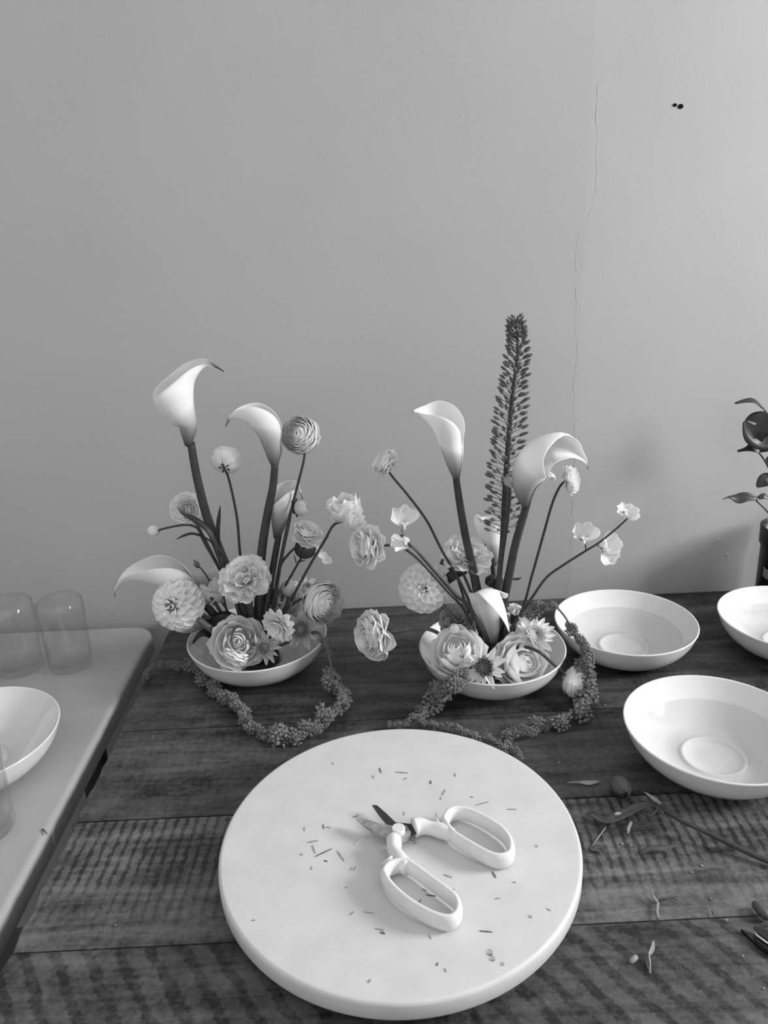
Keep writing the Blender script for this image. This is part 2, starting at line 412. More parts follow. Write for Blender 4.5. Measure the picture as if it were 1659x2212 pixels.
# ------------------------------------------------------------------ bowls
BO = [(.049, 0), (.0525, .0006), (.0555, .0024), (.071, .0062), (.0870, .0155), (.0992, .0282), (.1072, .0418), (.1113, .0545), (.1120, .0562), (.1113, .0574), (.1096, .0572)]
BI = [(.1084, .0555), (.1000, .0458), (.0900, .0348), (.0785, .0240), (.0630, .0142), (.0405, .0086), (.0388, .0106), (.0358, .0106), (.0340, .0084), (.02, .0080), (.0001, .0080)]
bowl_me = mk('bowl', lathe(BO + BI, 72), CERAM)
def water_mesh(zl, name):
    R = None
    pr = [(r, z) for r, z in BI]
    for (r1, za), (r2, zb) in zip(pr, pr[1:]):
        if za >= zl >= zb: R = r1 + (r2 - r1) * (zl - za) / (zb - za); break
    R -= 0.0004
    V = [(0, 0, zl)] + [(R * math.cos(2 * PI * k / 64), R * math.sin(2 * PI * k / 64), zl) for k in range(64)]
    return mk(name, (V, [(0, 1 + k, 1 + (k + 1) % 64) for k in range(64)]), WATER, False)
wm = water_mesh(0.0345, 'water')
BOWLS = {}
def bowl(key, x, y, label, z=0.0, water=True, wl=None, s=1.0):
    o = inst('bowl', bowl_me, None, Matrix.Translation((x, y, TZ + z)) @ Matrix.Scale(s, 4)); tag(o, label, 'bowl', 'white ceramic bowls')
    BOWLS[key] = Vector((x, y, TZ + z))
    if water:
        w = inst('water', wm, None, Matrix.Translation((x, y, TZ + z)) @ Matrix.Scale(s, 4)); tag(w, wl, 'water', 'water in the bowls', 'stuff')
bowl('A', -.2011, 1.1046, 'white bowl of flowers with a white dahlia, nearest to the pale table', wl='water in the flower bowl by the pale table')
bowl('B', .1681, 1.0374, 'white bowl of flowers holding the tall foxtail spike', wl='water in the bowl holding the foxtail spike')
bowl('C', .3932, 1.0969, 'white bowl of water behind the hanging amaranth, without flowers', wl='clear water in the bowl behind the hanging amaranth')
bowl('D', .4192, .8125, 'white bowl of water in front of the other water bowls, by the cut tulip', wl='clear water in the bowl by the cut tulip', s=1.025)
bowl('E', .6580, 1.0835, 'white bowl of water in front of the black flowerpot', wl='clear water in the bowl by the black flowerpot')
bowl('G', -.5575, .8780, 'white bowl standing on the pale table', z=SZ, water=False, s=1.02)

# flower frogs that hold the stems
pins = []
for k in range(60):
    a = k * 2.39996; r = .030 * math.sqrt((k + .5) / 60)
    pins.append(lathe([(.0008, .009), (.0002, .020)], 5, (r * math.cos(a), r * math.sin(a), 0)))
frog_me = mk('flower_frog', lathe([(.0001, 0), (.032, 0), (.032, .009), (.0001, .009)], 32), FROG, False)
pins_me = mk('pins', join(*pins), FROG)
for k, lb in (('A', 'dark metal pin holder in the bowl nearest the pale table'), ('B', 'dark metal pin holder in the foxtail bowl')):
    t = thing('flower_frog', lb, 'flower frog', BOWLS[k] + Vector((0, 0, .0098)))
    inst('base', frog_me, t, MW[t]); inst('pins', pins_me, t, MW[t])['kind'] = 'stuff'

# ------------------------------------------------------------------ round board, shears
BC = Vector((.0086, .6675, TZ)); BR = .1947
bd = thing('turntable', 'round pale wooden turntable under the white-handled shears', 'turntable', BC)
wpart('top_disc', lathe([(.0001, .017), (BR - .006, .017), (BR - .0015, .019), (BR, .0225), (BR, .036), (BR - .001, .039), (BR - .003, .0401), (BR - .004, .0402), (BR - .006, .0402), (BR - .02, .0402), (.0001, .0402)], 128, BC), BOARD, bd)
wpart('base_ring', lathe([(.10, 0), (.125, 0), (.125, .017), (.10, .017)], 64, BC, True), plain('turntable_base', .1, .5), bd)
BT = .0402
SHO = (640, 1620); SHS = 500 / 1659.0
def shp(x, y, z): return at_z(SHO[0] + x * SHS, SHO[1] + y * SHS, BT + z)
sh = thing('garden_shears', 'white-handled flower shears lying open on the round turntable', 'scissors', shp(735, 580, 0))
UPV = Vector((0, 0, 1))
def handle(loop, shank, spur):
    L = [shp(x, y, .0115) for x, y in crv(loop + [loop[0]], 60)[:-1]]
    S = [shp(x, y, z) for x, y, z in crv([p[:3] for p in shank], 14)]
    rs = [p[0] for p in crv([(p[3],) for p in shank], 14)]
    parts = [tube(L, .0042, 12, 2.35, True, UPV), tube(S, rs, 12, 1.35, False, UPV)]
    sp = [shp(*p) for p in spur]
    parts.append(tube(sp, [.0045, .003, .0008], 8, 1.8, False, UPV))
    return join(*parts)
l1 = [(1058, 525), (1095, 472), (1160, 452), (1250, 468), (1370, 528), (1480, 605), (1535, 690), (1530, 770), (1455, 795), (1370, 772), (1240, 700), (1120, 620)]
l2 = [(628, 905), (665, 855), (740, 828), (815, 842), (930, 925), (1065, 1025), (1145, 1095), (1160, 1180), (1110, 1235), (1010, 1222), (890, 1165), (765, 1080), (670, 985)]
wpart('handle', handle(l1, [(1120, 610, .0115, .0062), (1040, 580, .0115, .0072), (960, 560, .0115, .0062), (890, 548, .0115, .0080), (842, 560, .0115, .0088)],
      [(1020, 560, .012), (1008, 510, .012), (1002, 455, .012)]), PLASTIC, sh)
wpart('handle', handle(l2, [(800, 850, .0115, .0065), (750, 800, .0115, .0078), (705, 735, .0115, .0072), (700, 690, .0115, .0082), (700, 648, .0115, .0084)],
      [(690, 800, .012), (650, 812, .012), (612, 815, .012)]), PLASTIC, sh)
def plate(poly, z0, z1, mat, name):
    b = [shp(x, y, z0) for x, y in poly]; t = [Vector((p.x, p.y, TZ + BT + z1)) for p in b]; n = len(poly)
    return wpart(name, (b + t, [tuple(range(n))[::-1], tuple(range(n, 2 * n))] + [(i, (i + 1) % n, n + (i + 1) % n, n + i) for i in range(n)]), mat, sh, False)
plate([(545, 405), (580, 408), (650, 470), (712, 530), (860, 545), (870, 600), (760, 640), (700, 610), (640, 530), (590, 470)], .0085, .0108, STEEL_D, 'blade')
plate([(430, 500), (480, 503), (600, 540), (690, 555), (790, 555), (822, 600), (800, 650), (745, 668), (690, 690), (640, 690), (645, 640), (560, 600), (480, 548)], .0110, .0135, STEEL, 'blade')
c = shp(733, 585, .0135)
wpart('pivot_bolt', lathe([(.0001, -.006), (.0072, -.006), (.0072, .0050), (.0064, .0058), (.0001, .0058)], 24, c), PLASTIC, sh, False)

# clippings scattered on the turntable
clips = [(745, 243, 22, 70), (835, 252, 55, 5), (850, 278, 14, -20), (715, 270, 14, 60), (957, 293, 14, 90), (1012, 335, 30, -60), (1000, 360, 12, 90), (1175, 382, 55, -15),
         (1130, 355, 14, 10), (1300, 407, 42, 0), (1060, 262, 14, 80), (545, 213, 10, 80), (505, 480, 20, 80), (525, 483, 20, 10), (425, 490, 20, 90), (460, 543, 44, -10),
         (505, 590, 78, -25), (578, 604, 52, 55), (465, 575, 36, 70), (413, 597, 12, 20), (515, 625, 14, 20), (455, 655, 14, 70), (622, 657, 20, -60), (636, 657, 22, -60),
         (640, 437, 26, -15), (890, 550, 18, -20), (1030, 688, 38, 20), (1050, 746, 18, -10), (958, 770, 44, 8), (905, 800, 36, -50), (930, 748, 22, 20), (1240, 783, 24, 0),
         (1190, 922, 55, 5), (695, 842, 46, 8), (625, 845, 22, -40), (742, 913, 38, 10), (755, 928, 22, 20), (955, 945, 20, 60), (600, 737, 8, 0), (210, 875, 16, 0),
         (1225, 683, 30, 60), (1310, 715, 16, 10), (1455, 830, 20, 30), (700, 1130, 18, -60), (985, 1060, 14, -70), (1020, 1085, 16, 70), (845, 425, 16, 80), (885, 540, 14, -10)]
rnd = random.Random(5)
def sliver(a, b, w, h):
    t = (b - a); n = t.normalized().cross(UPV) * w
    V = [a - n * .5, a + n * .5, (a + b) / 2 + n + UPV * h * .3, b + n * .4, b - n * .4, (a + b) / 2 - n * .8 + UPV * h * .3]
    V2 = [v + UPV * h for v in V]
    return V + V2, [(5, 4, 3, 2, 1, 0), (6, 7, 8, 9, 10, 11)] + [(i, (i + 1) % 6, 6 + (i + 1) % 6, 6 + i) for i in range(6)]
for i, (x, y, L, a) in enumerate(clips):
    k = 850 / 1659.0; px, py = 440 + x * k, 1540 + y * k; dx, dy = L * k * .5 * math.cos(math.radians(a)), L * k * .5 * math.sin(math.radians(a))
    A, B = at_z(px - dx, py - dy, BT + .0001), at_z(px + dx, py + dy, BT + .0001)
    o = wpart('clipping', sliver(A, B, rnd.uniform(.0005, .0011), rnd.uniform(.0003, .0006)), CHIP if i % 4 else CHIP_D, None, False)
    tag(o, ('tiny dark' if i % 4 == 0 else 'tiny pale grey') + ' snipped bit of stem lying on the round turntable', 'clipping', ('dark' if i % 4 == 0 else 'pale grey') + ' snipped bits on the turntable')
A, B = at_z(440 + 638 * .5124, 1540 + 557 * .5124, BT + .0003), at_z(440 + 692 * .5124, 1540 + 518 * .5124, BT + .0003)
tag(wpart('stalk_offcut', tube([A, (A + B) / 2, B], [.0011, .0008, .0006], 7), PETAL, None), 'thin white stem end in the shadow of the shears', 'clipping')
for x, y, r in ((1205, 1010, .0036), (1216, 1036, .003), (1258, 1058, .0022), (1376, 858, .0022), (1402, 562, .002)):
    c = at_z(440 + x * .5124, 1540 + y * .5124, BT)
    o = wpart('water_drop', lathe([(r, 0.0001), (r * .9, r * .25), (r * .55, r * .42), (.0001, r * .5)], 14, c), WATER, None)
    tag(o, 'small water drop on the round turntable', 'water drop', 'water drops on the turntable')
# ------------------------------------------------------------------ petals and flower heads (unit sized, shared meshes)
def shell_petal(rho, tb, tt, om, zc, flare=0.0, ruf=0.0, point=0.0, seed=0, nu=7, nv=8, freq=3.0, zs=1.0):
    r_ = random.Random(seed); ph = r_.uniform(0, 6.28); ph2 = r_.uniform(0, 6.28)
    def fn(u, vv):
        v = vv * 2 - 1
        e = 1 - 0.16 * v * v * v * v - 0.10 * v * v + point * (max(0, 1 - abs(v) * 2.2) - .3)
        th = tb + (tt - tb) * min(u * e, 1.15)
        w = om * (0.25 + 0.75 * math.sin(min(1.0, 0.12 + u * 0.85) * PI * 0.62))
        ph_ = w * v
        rr = rho * (1 + 0.05 * v + flare * u ** 4 * (1 - .25 * abs(v))) + ruf * u * u * u * math.sin(freq * v * 2.2 + ph) + ruf * .5 * u * u * math.sin(6.1 * v + ph2 + 4 * u)
        return Vector((rr * math.sin(th) * math.cos(ph_), rr * math.sin(th) * math.sin(ph_), (zc + rr * math.cos(th)) * zs))
    return grid(fn, nu, nv)
def blade(L, Wd, cup=0.3, curl=0.0, tip=1.0, ruf=0.0, serr=0.0, seed=0, nu=8, nv=6, base=0.15, bil=0.0, freq=3):
    """petal or leaf lying along +y, width along x, upper side +z"""
    r_ = random.Random(seed); ph = r_.uniform(0, 6.28)
    def fn(u, vv):
        v = vv * 2 - 1
        w = Wd * .5 * (base + (1 - base) * math.sin(PI * min(u, 1) ** tip) ** .75) if u < 1 else Wd * .5 * base * .4
        if serr or bil: w = Wd * .5 * (base + (1 - base) * math.sin(PI * .5 * min(1, u * 1.12)))
        y = L * u
        if serr or bil: y = L * u * (1 - .22 * v * v) + (serr * L * (1 if (int((v + 1) * 7.49) % 2) else -1) * (u ** 6)) - bil * L * u ** 3 * max(0, 1 - abs(v) * 2.6)
        a = curl * u * u; z = cup * abs(v) ** 2 * w + ruf * u ** 2 * math.sin(freq * v * 2 + ph) * Wd
        return Vector((w * v, y * math.cos(a * .5) - z * math.sin(a), z * math.cos(a) + y * math.sin(a * .5)))
    return grid(fn, nu, nv)
_MC = {}
def cached(key, fn, mat):
    k = (key, mat.name)
    if k not in _MC: _MC[k] = mk('petal_mesh', fn(), mat)
    return _MC[k]
def R4(ax, a): return Matrix.Rotation(a, 4, ax)
def shells(t, M, layers, mat, seed, prefix, zs=1.0, ruf=0.02, name='petal'):
    """layers: (n, rho, theta_top_deg, half width, flare, ruffle, point)"""
    r_ = random.Random(seed)
    for li, (n, rho, tt, om, fl, rf, pt, zc) in enumerate(layers):
        a0 = r_.uniform(0, 6.28)
        for k in range(n):
            var = r_.randrange(3)
            me = cached((prefix, li, var), lambda: shell_petal(rho, PI * .97, math.radians(tt), om, zc, fl, rf, pt, li * 7 + var * 31, zs=zs), mat)
            sc_ = 1 + r_.uniform(-.04, .04)
            inst(name, me, t, M @ R4('Z', a0 + k * 2 * PI / n + r_.uniform(-.12, .12)) @ Matrix.Diagonal((sc_, sc_, 1 + r_.uniform(-.05, .07), 1)))
def dome(res, ns, top, gap=.10, fl0=0.0, fl1=.12, rf0=.008, rf1=.03, point=0.0, om=2.9):
    """concentric shells whose upper edges lie on a dome"""
    out = []
    for r, n in zip(res, ns):
        rho = r + gap * (1 - r) + .02; tt = math.degrees(math.asin(min(.999, r / rho))); ze = top * math.sqrt(max(0, 1 - r * r * .96))
        out.append((n, rho, tt, min(2.2, om * 1.55 / n + .22), fl0 + (fl1 - fl0) * r ** 2, rf0 + (rf1 - rf0) * r, point, ze - rho * math.cos(math.radians(tt))))
    return out
RAN = dome([.05, .11, .18, .26, .34, .42, .50, .58, .66, .74, .82, .89, .95], [2, 3, 4, 5, 5, 6, 6, 7, 7, 7, 8, 8, 8], .70, .08, .06, -.01, .015, .024) + [(6, .985, 92, .70, .02, .025, 0, -.03), (5, 1.0, 110, .70, .03, .03, 0, -.04)]
RAN_OPEN = dome([.06, .13, .21, .30, .39, .48, .57, .66, .75, .84, .92], [3, 4, 5, 5, 6, 7, 7, 8, 8, 8, 8], .40, .08, .07, .06, .016, .030) + [(7, .97, 88, .62, .08, .035, 0, -.02), (6, 1.0, 102, .55, .12, .05, 0, -.06)]
ROSE = dome([.08, .18, .30], [2, 3, 4], .62, .10, .05, .15, .01, .03, .02) + [(4, .56, 40, 1.05, .34, .035, .07, .12), (5, .74, 54, 1.0, .38, .04, .09, .05), (5, .88, 74, .92, .36, .045, .10, .0), (5, .92, 92, .80, .36, .05, .10, -.05)]
LIS = [(3, .30, 18, 1.4, .15, .05, .05, -.1), (4, .48, 30, 1.2, .30, .07, .08, -.15), (5, .70, 46, 1.0, .42, .08, .10, -.10), (5, .85, 62, .9, .46, .09, .12, -.08), (5, .92, 84, .8, .40, .09, .10, -.05)]
def disc(t, M, seed, mat, layers, Wd, cup, curl, ruf, zs, key, serr=0.0, z0=-.22):
    """layered open flower: rings of rounded petals, each ring laid flatter than the last"""
    r_ = random.Random(seed)
    for li, (n, th, L) in enumerate(layers):
        a0 = r_.uniform(0, 6)
        for k in range(n):
            v = r_.randrange(4)
            me = cached((key, v), lambda: blade(1.0, Wd, cup, curl, 1, ruf, serr, v * 3 + 2, 8, 8, .16, .015 + .02 * (v % 2), 2 + v % 2), mat)
            a = math.radians(th + r_.uniform(-5, 5)); s = L * r_.uniform(.94, 1.05)
            inst('petal', me, t, M @ Matrix.Diagonal((1, 1, zs, 1)) @ Matrix.Translation((0, 0, z0)) @ R4('Z', a0 + k * 2 * PI / n + r_.uniform(-.12, .12)) @ R4('X', PI / 2 - a) @ R4('Y', r_.uniform(-.2, .2)) @ Matrix.Scale(s, 4))
DISC = [(3, 6, .34), (4, 16, .42), (5, 26, .52), (6, 37, .62), (7, 48, .72), (8, 59, .82), (8, 70, .91), (9, 81, .98), (8, 92, 1.0), (7, 104, .97), (6, 117, .86)]
DAISY = [(6, 14, .40), (10, 32, .60), (13, 50, .80), (15, 66, .94), (16, 80, 1.02), (12, 94, 1.0)]
def ranunculus(t, M, seed, mat=None, opn=False, zs=.86):
    if opn == 'daisy': disc(t, M, seed, mat or PETAL, DAISY, .40, .35, .25, .02, 1.0, 'daisy')
    elif opn: disc(t, M, seed, mat or PETAL, DISC, .86, .32, .55, .035, 1.0, 'disc')
    else: shells(t, M, RAN, mat or PETAL, seed, 'rc%.2f' % zs, zs)
def rose(t, M, seed, mat=None, zs=.95): shells(t, M, ROSE, mat or PETAL, seed, 'rs%.2f' % zs, zs)
def lisianthus(t, M, seed, mat=None, zs=1.15): shells(t, M, LIS, mat or PETAL, seed, 'li%.2f' % zs, zs)
def dahlia(t, M, seed, mat=None, n=128):
    me = cached('dah', lambda: blade(.62, .46, 1.0, .35, .9, 0, 0, 3, 7, 6, .45), mat or PETAL)
    r_ = random.Random(seed)
    for k in range(n):
        th = math.radians(5 + 125 * ((k + .3) / n) ** .60); ph = k * 2.39996
        f = min(1, .34 + .70 * th / 1.25); be = math.radians(8 + 46 * min(1, th / 1.4)) + r_.uniform(-.06, .06)
        Yv = Vector((math.sin(be), 0, math.cos(be))); Nv = Vector((-math.cos(be), 0, math.sin(be))); Xv = Yv.cross(Nv)
        L = Matrix((Xv, Yv, Nv)).transposed().to_4x4()
        B = R4('Z', ph) @ R4('Y', th) @ Matrix.Translation((0, 0, .97 - .60 * f * math.cos(be) - .05)) @ L
        inst('petal', me, t, M @ B @ Matrix.Diagonal((f, f, f, 1)))
def carnation(t, M, seed, mat=None, flat=1.0, layers=None):
    r_ = random.Random(seed)
    for li, (n, th, L) in enumerate(layers or [(5, 8, .70), (6, 26, .84), (7, 46, .95), (7, 66, 1.04), (7, 84, 1.06), (5, 100, 1.0)]):
        a0 = r_.uniform(0, 6)
        for k in range(n):
            v = r_.randrange(6)
            me = cached(('car', v), lambda: blade(1.0, 1.25, .10, .30, 1, .075 + .012 * (v % 3), .016, v * 5 + 1, 9, 15, .10, freq=3 + v % 4), mat or PETAL)
            a = math.radians(th + r_.uniform(-10, 10)); s = L * r_.uniform(.9, 1.08)
            B = R4('Z', a0 + k * 2 * PI / n + r_.uniform(-.25, .25)) @ R4('X', PI / 2 - a) @ R4('Y', r_.uniform(-.4, .4))
            inst('petal', me, t, M @ Matrix.Translation((0, 0, -.30)) @ B @ Matrix.Diagonal((s, s, s * flat, 1)))
def chrysanth(t, M, seed, mat=None, inner=None, n_out=20, n_in=64):
    r_ = random.Random(seed); mat = mat or PETAL
    mo = cached('chro', lambda: blade(1.0, .33, .75, .25, .62, 0, 0, 1, 8, 6, .25), mat)
    mi = cached('chri', lambda: blade(.66, .30, 1.1, .9, .8, 0, 0, 2, 6, 6, .35), inner or mat)
    for k in range(n_out):
        a = math.radians(r_.uniform(74, 98)); s = r_.uniform(.82, 1.08)
        inst('petal', mo, t, M @ R4('Z', k * 2 * PI / n_out + r_.uniform(-.12, .12)) @ R4('X', PI / 2 - a) @ R4('Y', r_.uniform(-.25, .25)) @ Matrix.Scale(s, 4))
    for k in range(n_in):
        f = (k + .5) / n_in; a = math.radians(8 + 62 * f ** .6); s = .5 + .62 * f
        inst('petal', mi, t, M @ R4('Z', k * 2.39996) @ R4('X', PI / 2 - a) @ Matrix.Scale(s, 4))
def sepals(t, M, n=5, L=.5, Wd=.22, ang=70, mat=None, z=-.72, seed=1, droop=0.5):
    me = cached(('sep', round(L, 2), round(Wd, 2), round(droop, 2)), lambda: blade(L, Wd, .5, droop, .7, 0, 0, 3, 6, 4, .3), mat or SEPAL)
    r_ = random.Random(seed)
    for k in range(n):
        inst('sepal', me, t, M @ Matrix.Translation((0, 0, z)) @ R4('Z', k * 2 * PI / n + r_.uniform(-.15, .15)) @ R4('X', math.radians(90 - ang + r_.uniform(-8, 8))))
def calyx(t, M, r=.2, h=.6, z=-1.0, mat=None):
    key = ('cal', round(r, 2), round(h, 2))
    me = cached(key, lambda: lathe([(.08, -h * .12), (r * .75, 0), (r, h * .35), (r * .92, h * .8), (r * 1.05, h)], 14), mat or SEPAL)
    inst('calyx', me, t, M @ Matrix.Translation((0, 0, z)))
def budball(t, M, seed, mat, n=6, ov=.55):
    me = cached(('bud', round(ov, 2)), lambda: shell_petal(1, PI * .97, .05, ov * 1.6, 0, 0, .02, .05, 4), mat)
    for k in range(n): inst('petal', me, t, M @ R4('Z', k * 2 * PI / n) @ R4('X', .13))

# stems -------------------------------------------------------------
_nstem = {'A': 0, 'B': 0}
def plant(key, name, label, cat, group=None):
    k = _nstem[key]; _nstem[key] += 1
    a = k * 2.39996; r = .027 * math.sqrt((k + .6) / 30)
    return thing(name, label, cat, BOWLS[key] + Vector((r * math.cos(a), r * math.sin(a), .0190)), group)
def stem_path(t, key, pxs, Yh, n=22, Yb=None):
    base = MW[t].translation; b2 = Yb or base.y
    k = len(pxs); L = [0.0]
    for (x0, y0), (x1, y1) in zip(pxs, pxs[1:]): L.append(L[-1] + math.hypot(x1 - x0, y1 - y0))
    tot = L[-1] + 90.0
    P = [at_y(x, y, Yh + (b2 - Yh) * l / tot) for (x, y), l in zip(pxs, L)] + [base]
    return [Vector(p) for p in crv(P, n)]
def stem(t, key, pxs, Yh, r0, r1, mat=None, n=22, Yb=None, name='stem'):
    P = stem_path(t, key, pxs, Yh, n, Yb); s = mpp(P[0])
    rad = [(r0 + (r1 - r0) * min(1, i / (n - 1) * 1.15)) * s for i in range(n)]
    return wpart(name, tube(P, rad, 9), mat or STEM, t)
def leaf(t, pxs, Y, widths, mat=None, N=(0, .3, 1), name='leaf', fold=.35):
    """blade along a pixel path; pxs items (x, y[, dY]); widths in px"""
    K = [at_y(p[0], p[1], Y + (p[2] if len(p) > 2 else 0)) for p in pxs]; s = mpp(K[0])
    P = [Vector(p) for p in crv(K, 14)]; Wd = [w[0] * s * .5 for w in crv([(w,) for w in widths], 14)]
    Nn = cdir(*N); V = []; th = .0005
    for i, p in enumerate(P):
        T = (P[min(i + 1, 13)] - P[max(i - 1, 0)]).normalized(); B = T.cross(Nn).normalized(); n_ = B.cross(T)
        for q in (-1, -.5, 0, .5, 1): V.append(p + B * Wd[i] * q + n_ * (abs(q) * Wd[i] * fold + th))
        for q in (1, .5, 0, -.5, -1): V.append(p + B * Wd[i] * q + n_ * (abs(q) * Wd[i] * fold - th))
    Fc = [(i * 10 + j, i * 10 + (j + 1) % 10, (i + 1) * 10 + (j + 1) % 10, (i + 1) * 10 + j) for i in range(13) for j in range(10)]
    Fc += [tuple(range(10))[::-1], tuple(130 + j for j in range(10))]
    return wpart(name, (V, Fc), mat or LEAF, t)
def headM(px, py, Y, d, ax, roll=0.0, sz=1.0):
    C = at_y(px, py, Y); r = d * .5 * mpp(C)
    return frame(C, cdir(*ax), roll, r, r * sz)

# calla spathe: a leaf rolled round the midrib given by knots (x, y, rho, half wrap, dY)
def calla(t, knots, Y, N, dark=.22, tail=.86, seed=0, flare=.18, ruf=.10, skew=0.0, carry=False):
    K = [(k + (0, 1))[:6] if len(k) < 6 and len(k) == 4 else (k + (1,))[:6] for k in knots]; nu, nv = 34, 30
    Q = crv(K, nu + 1); r_ = random.Random(seed); ph = r_.uniform(0, 6)
    P = [at_y(q[0], q[1], Y + q[4]) for q in Q]; s = mpp(P[0]); N0 = cdir(*N); V = []; sh_ = []; ncur = N0
    for i, p in enumerate(P):
        T = (P[min(i + 1, nu)] - P[max(i - 1, 0)]).normalized()
        n_ = (ncur - T * ncur.dot(T)).normalized(); ncur = n_ if carry else N0; B = T.cross(n_); rho = max(Q[i][2], .4) * s; psi = Q[i][3]; u = i / nu
        for j in range(nv + 1):
            v = j / nv * 2 - 1; a = v * psi + skew * min(1, u * 2)
            open_ = max(0.0, min(1.0, (3.15 - psi) / .9))
            rr = rho * (1 + .045 * v) + rho * open_ * (flare * abs(v) ** 4 + ruf * abs(v) ** 2 * math.sin(9 * u + 3 * v + ph))
            V.append(p + n_ * ((rho - rr * math.cos(a)) * Q[i][5]) + B * (rr * math.sin(a)))
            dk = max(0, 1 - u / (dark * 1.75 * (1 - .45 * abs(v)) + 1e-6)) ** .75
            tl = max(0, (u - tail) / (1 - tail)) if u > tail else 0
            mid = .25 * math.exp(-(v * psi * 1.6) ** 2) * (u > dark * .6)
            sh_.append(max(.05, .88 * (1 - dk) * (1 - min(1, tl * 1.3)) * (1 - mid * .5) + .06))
    Fc = [(i * (nv + 1) + j, i * (nv + 1) + j + 1, (i + 1) * (nv + 1) + j + 1, (i + 1) * (nv + 1) + j) for i in range(nu) for j in range(nv)]
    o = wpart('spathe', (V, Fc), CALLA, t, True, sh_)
    m_ = o.modifiers.new('thickness', 'SOLIDIFY'); m_.thickness = .0007; m_.offset = 0
    return o

# ---- arrangement in the bowl by the pale table (A) ----------------
YA = BOWLS['A'].y; YB = BOWLS['B'].y
t = plant('A', 'calla_lily', 'tallest white calla lily, spathe open to the side with a long dark curling tail', 'calla lily')
stem(t, 'A', [(412, 955), (425, 1030), (445, 1110), (470, 1180), (492, 1235), (525, 1310)], 1.125, 8.5, 13)
calla(t, [(411, 965, 6, 3.35), (419, 945, 14, 3.35), (425, 922, 20, 3.3), (422, 898, 28, 3.1), (418, 872, 37, 2.75), (417, 848, 38, 2.35), (420, 822, 28, 1.95), (432, 800, 19, 1.75), (446, 789, 10, 1.6), (464, 789, 3.5, 1.5), (484, 803, .8, 1.2)], 1.125, (-.9, .1, .42), .26, .80, 1, .22, .24)
t = plant('A', 'calla_lily', 'white calla lily with broad funnel leaning against a round ranunculus', 'calla lily')
stem(t, 'A', [(594, 1000), (590, 1050), (578, 1110), (567, 1180), (562, 1240), (560, 1310)], 1.115, 8, 12)
calla(t, [(590, 1012, 6, 3.35), (579, 992, 15, 3.35), (569, 966, 20, 3.3), (556, 938, 27, 2.95), (538, 917, 26, 2.4), (518, 906, 19, 2.0), (503, 904, 10, 1.7), (492, 909, 4, 1.5), (487, 922, .8, 1.2)], 1.115, (.62, .75, .2), .30, .78, 2)
t = plant('A', 'calla_lily', 'small white calla lily behind the thin ranunculus stem and round bud', 'calla lily')
stem(t, 'A', [(603, 1155), (596, 1190), (586, 1250), (575, 1320)], 1.135, 6.5, 9)
calla(t, [(602, 1164, 6, 3.35), (612, 1142, 13, 3.3), (621, 1115, 19, 3.1), (630, 1085, 24, 2.5), (637, 1062, 21, 2.0), (644, 1055, 10, 1.6), (650, 1062, 3, 1.4), (654, 1080, .8, 1.2)], 1.14, (-.8, .15, .6), .34, .84, 3)
t = plant('A', 'calla_lily', 'white calla lily lying out sideways behind the dahlia, dark hooked tail', 'calla lily')
stem(t, 'A', [(432, 1292), (460, 1325), (500, 1365)], 1.115, 8, 10)
calla(t, [(434, 1294, 8, 3.3), (408, 1281, 19, 3.2), (372, 1266, 28, 2.8), (332, 1255, 27, 2.3), (296, 1251, 20, 1.9), (272, 1256, 13, 1.7), (257, 1267, 6, 1.5), (250, 1276, 3, 1.4), (248, 1288, .8, 1.2)], 1.12, (-.1, .85, .5), .18, .86, 4)
t = plant('A', 'calla_lily', 'calla lily with dark green throat tucked under the dahlia', 'calla lily')
stem(t, 'A', [(428, 1338), (455, 1358), (482, 1378)], 1.065, 7, 9, STEM_L)
calla(t, [(452, 1338, 8, 3.3), (437, 1346, 16, 3.3), (416, 1352, 22, 3.0), (394, 1348, 25, 2.5), (374, 1335, 18, 2.0), (362, 1320, 3, 1.4)], 1.10, (.1, .45, .85), .55, .95, 5)
# ranunculus
def ran(key, label, px, py, dY, d, ax, st, seed, opn=False, mat=None, sz=1.0, zs=.86, sr=(2.6, 3.4), smat=None, sep=True, name='ranunculus', cat='ranunculus', hold=0):
    Y0 = (YA if key == 'A' else YB); t = plant(key, name, label, cat)
    M = headM(px, py, Y0 + dY, d, ax, seed * 1.3, sz)
    ranunculus(t, M, seed, mat, opn, zs)
    if sep: sepals(t, M, 5, .42, .20, 96, SEPAL, -.30 if opn else -.86, seed, -.4)
    C = M.translation; back = C - cdir(*ax) * (d * .5 * sz * (.26 if opn else .84) * mpp(C))
    base = MW[t].translation
    P = [at_y(x, y, Y0 + dY if i < hold else Y0 + dY + (base.y - Y0 - dY) * (i + 1 - hold) / (len(st) - hold + 1.5)) for i, (x, y) in enumerate(st)]
    P = [back] + P + [base]; P = [Vector(p) for p in crv(P, 26)]; s = mpp(C)
    wpart('stem', tube(P, [(sr[0] + (sr[1] - sr[0]) * i / 25) * s for i in range(26)], 8), smat or STEM, t)
    return t, M
ran('A', 'round white ranunculus turned to face out, beside the broad calla funnel', 648, 939, .02, 84, (-.18, .05, 1), [(658, 985), (645, 1040), (622, 1130), (602, 1230), (590, 1300)], 21)
ran('A', 'small white ranunculus seen from behind with its sepals showing', 490, 992, .03, 68, (.05, .72, -.68), [(497, 1045), (512, 1120), (519, 1200), (530, 1290)], 22, sz=.85)
ran('A', 'white ranunculus behind a long dark leaf beside the tallest calla stem', 403, 1100, .05, 82, (-.1, -.15, 1), [(440, 1160), (480, 1240), (520, 1320)], 23, opn=True)
t, M = ran('A', 'white ranunculus disc tilted upward above a dark carnation bud', 664, 1152, .0, 76, (.42, .72, .55), [(650, 1172), (625, 1195), (606, 1222), (598, 1270)], 24, opn=True, zs=.62)
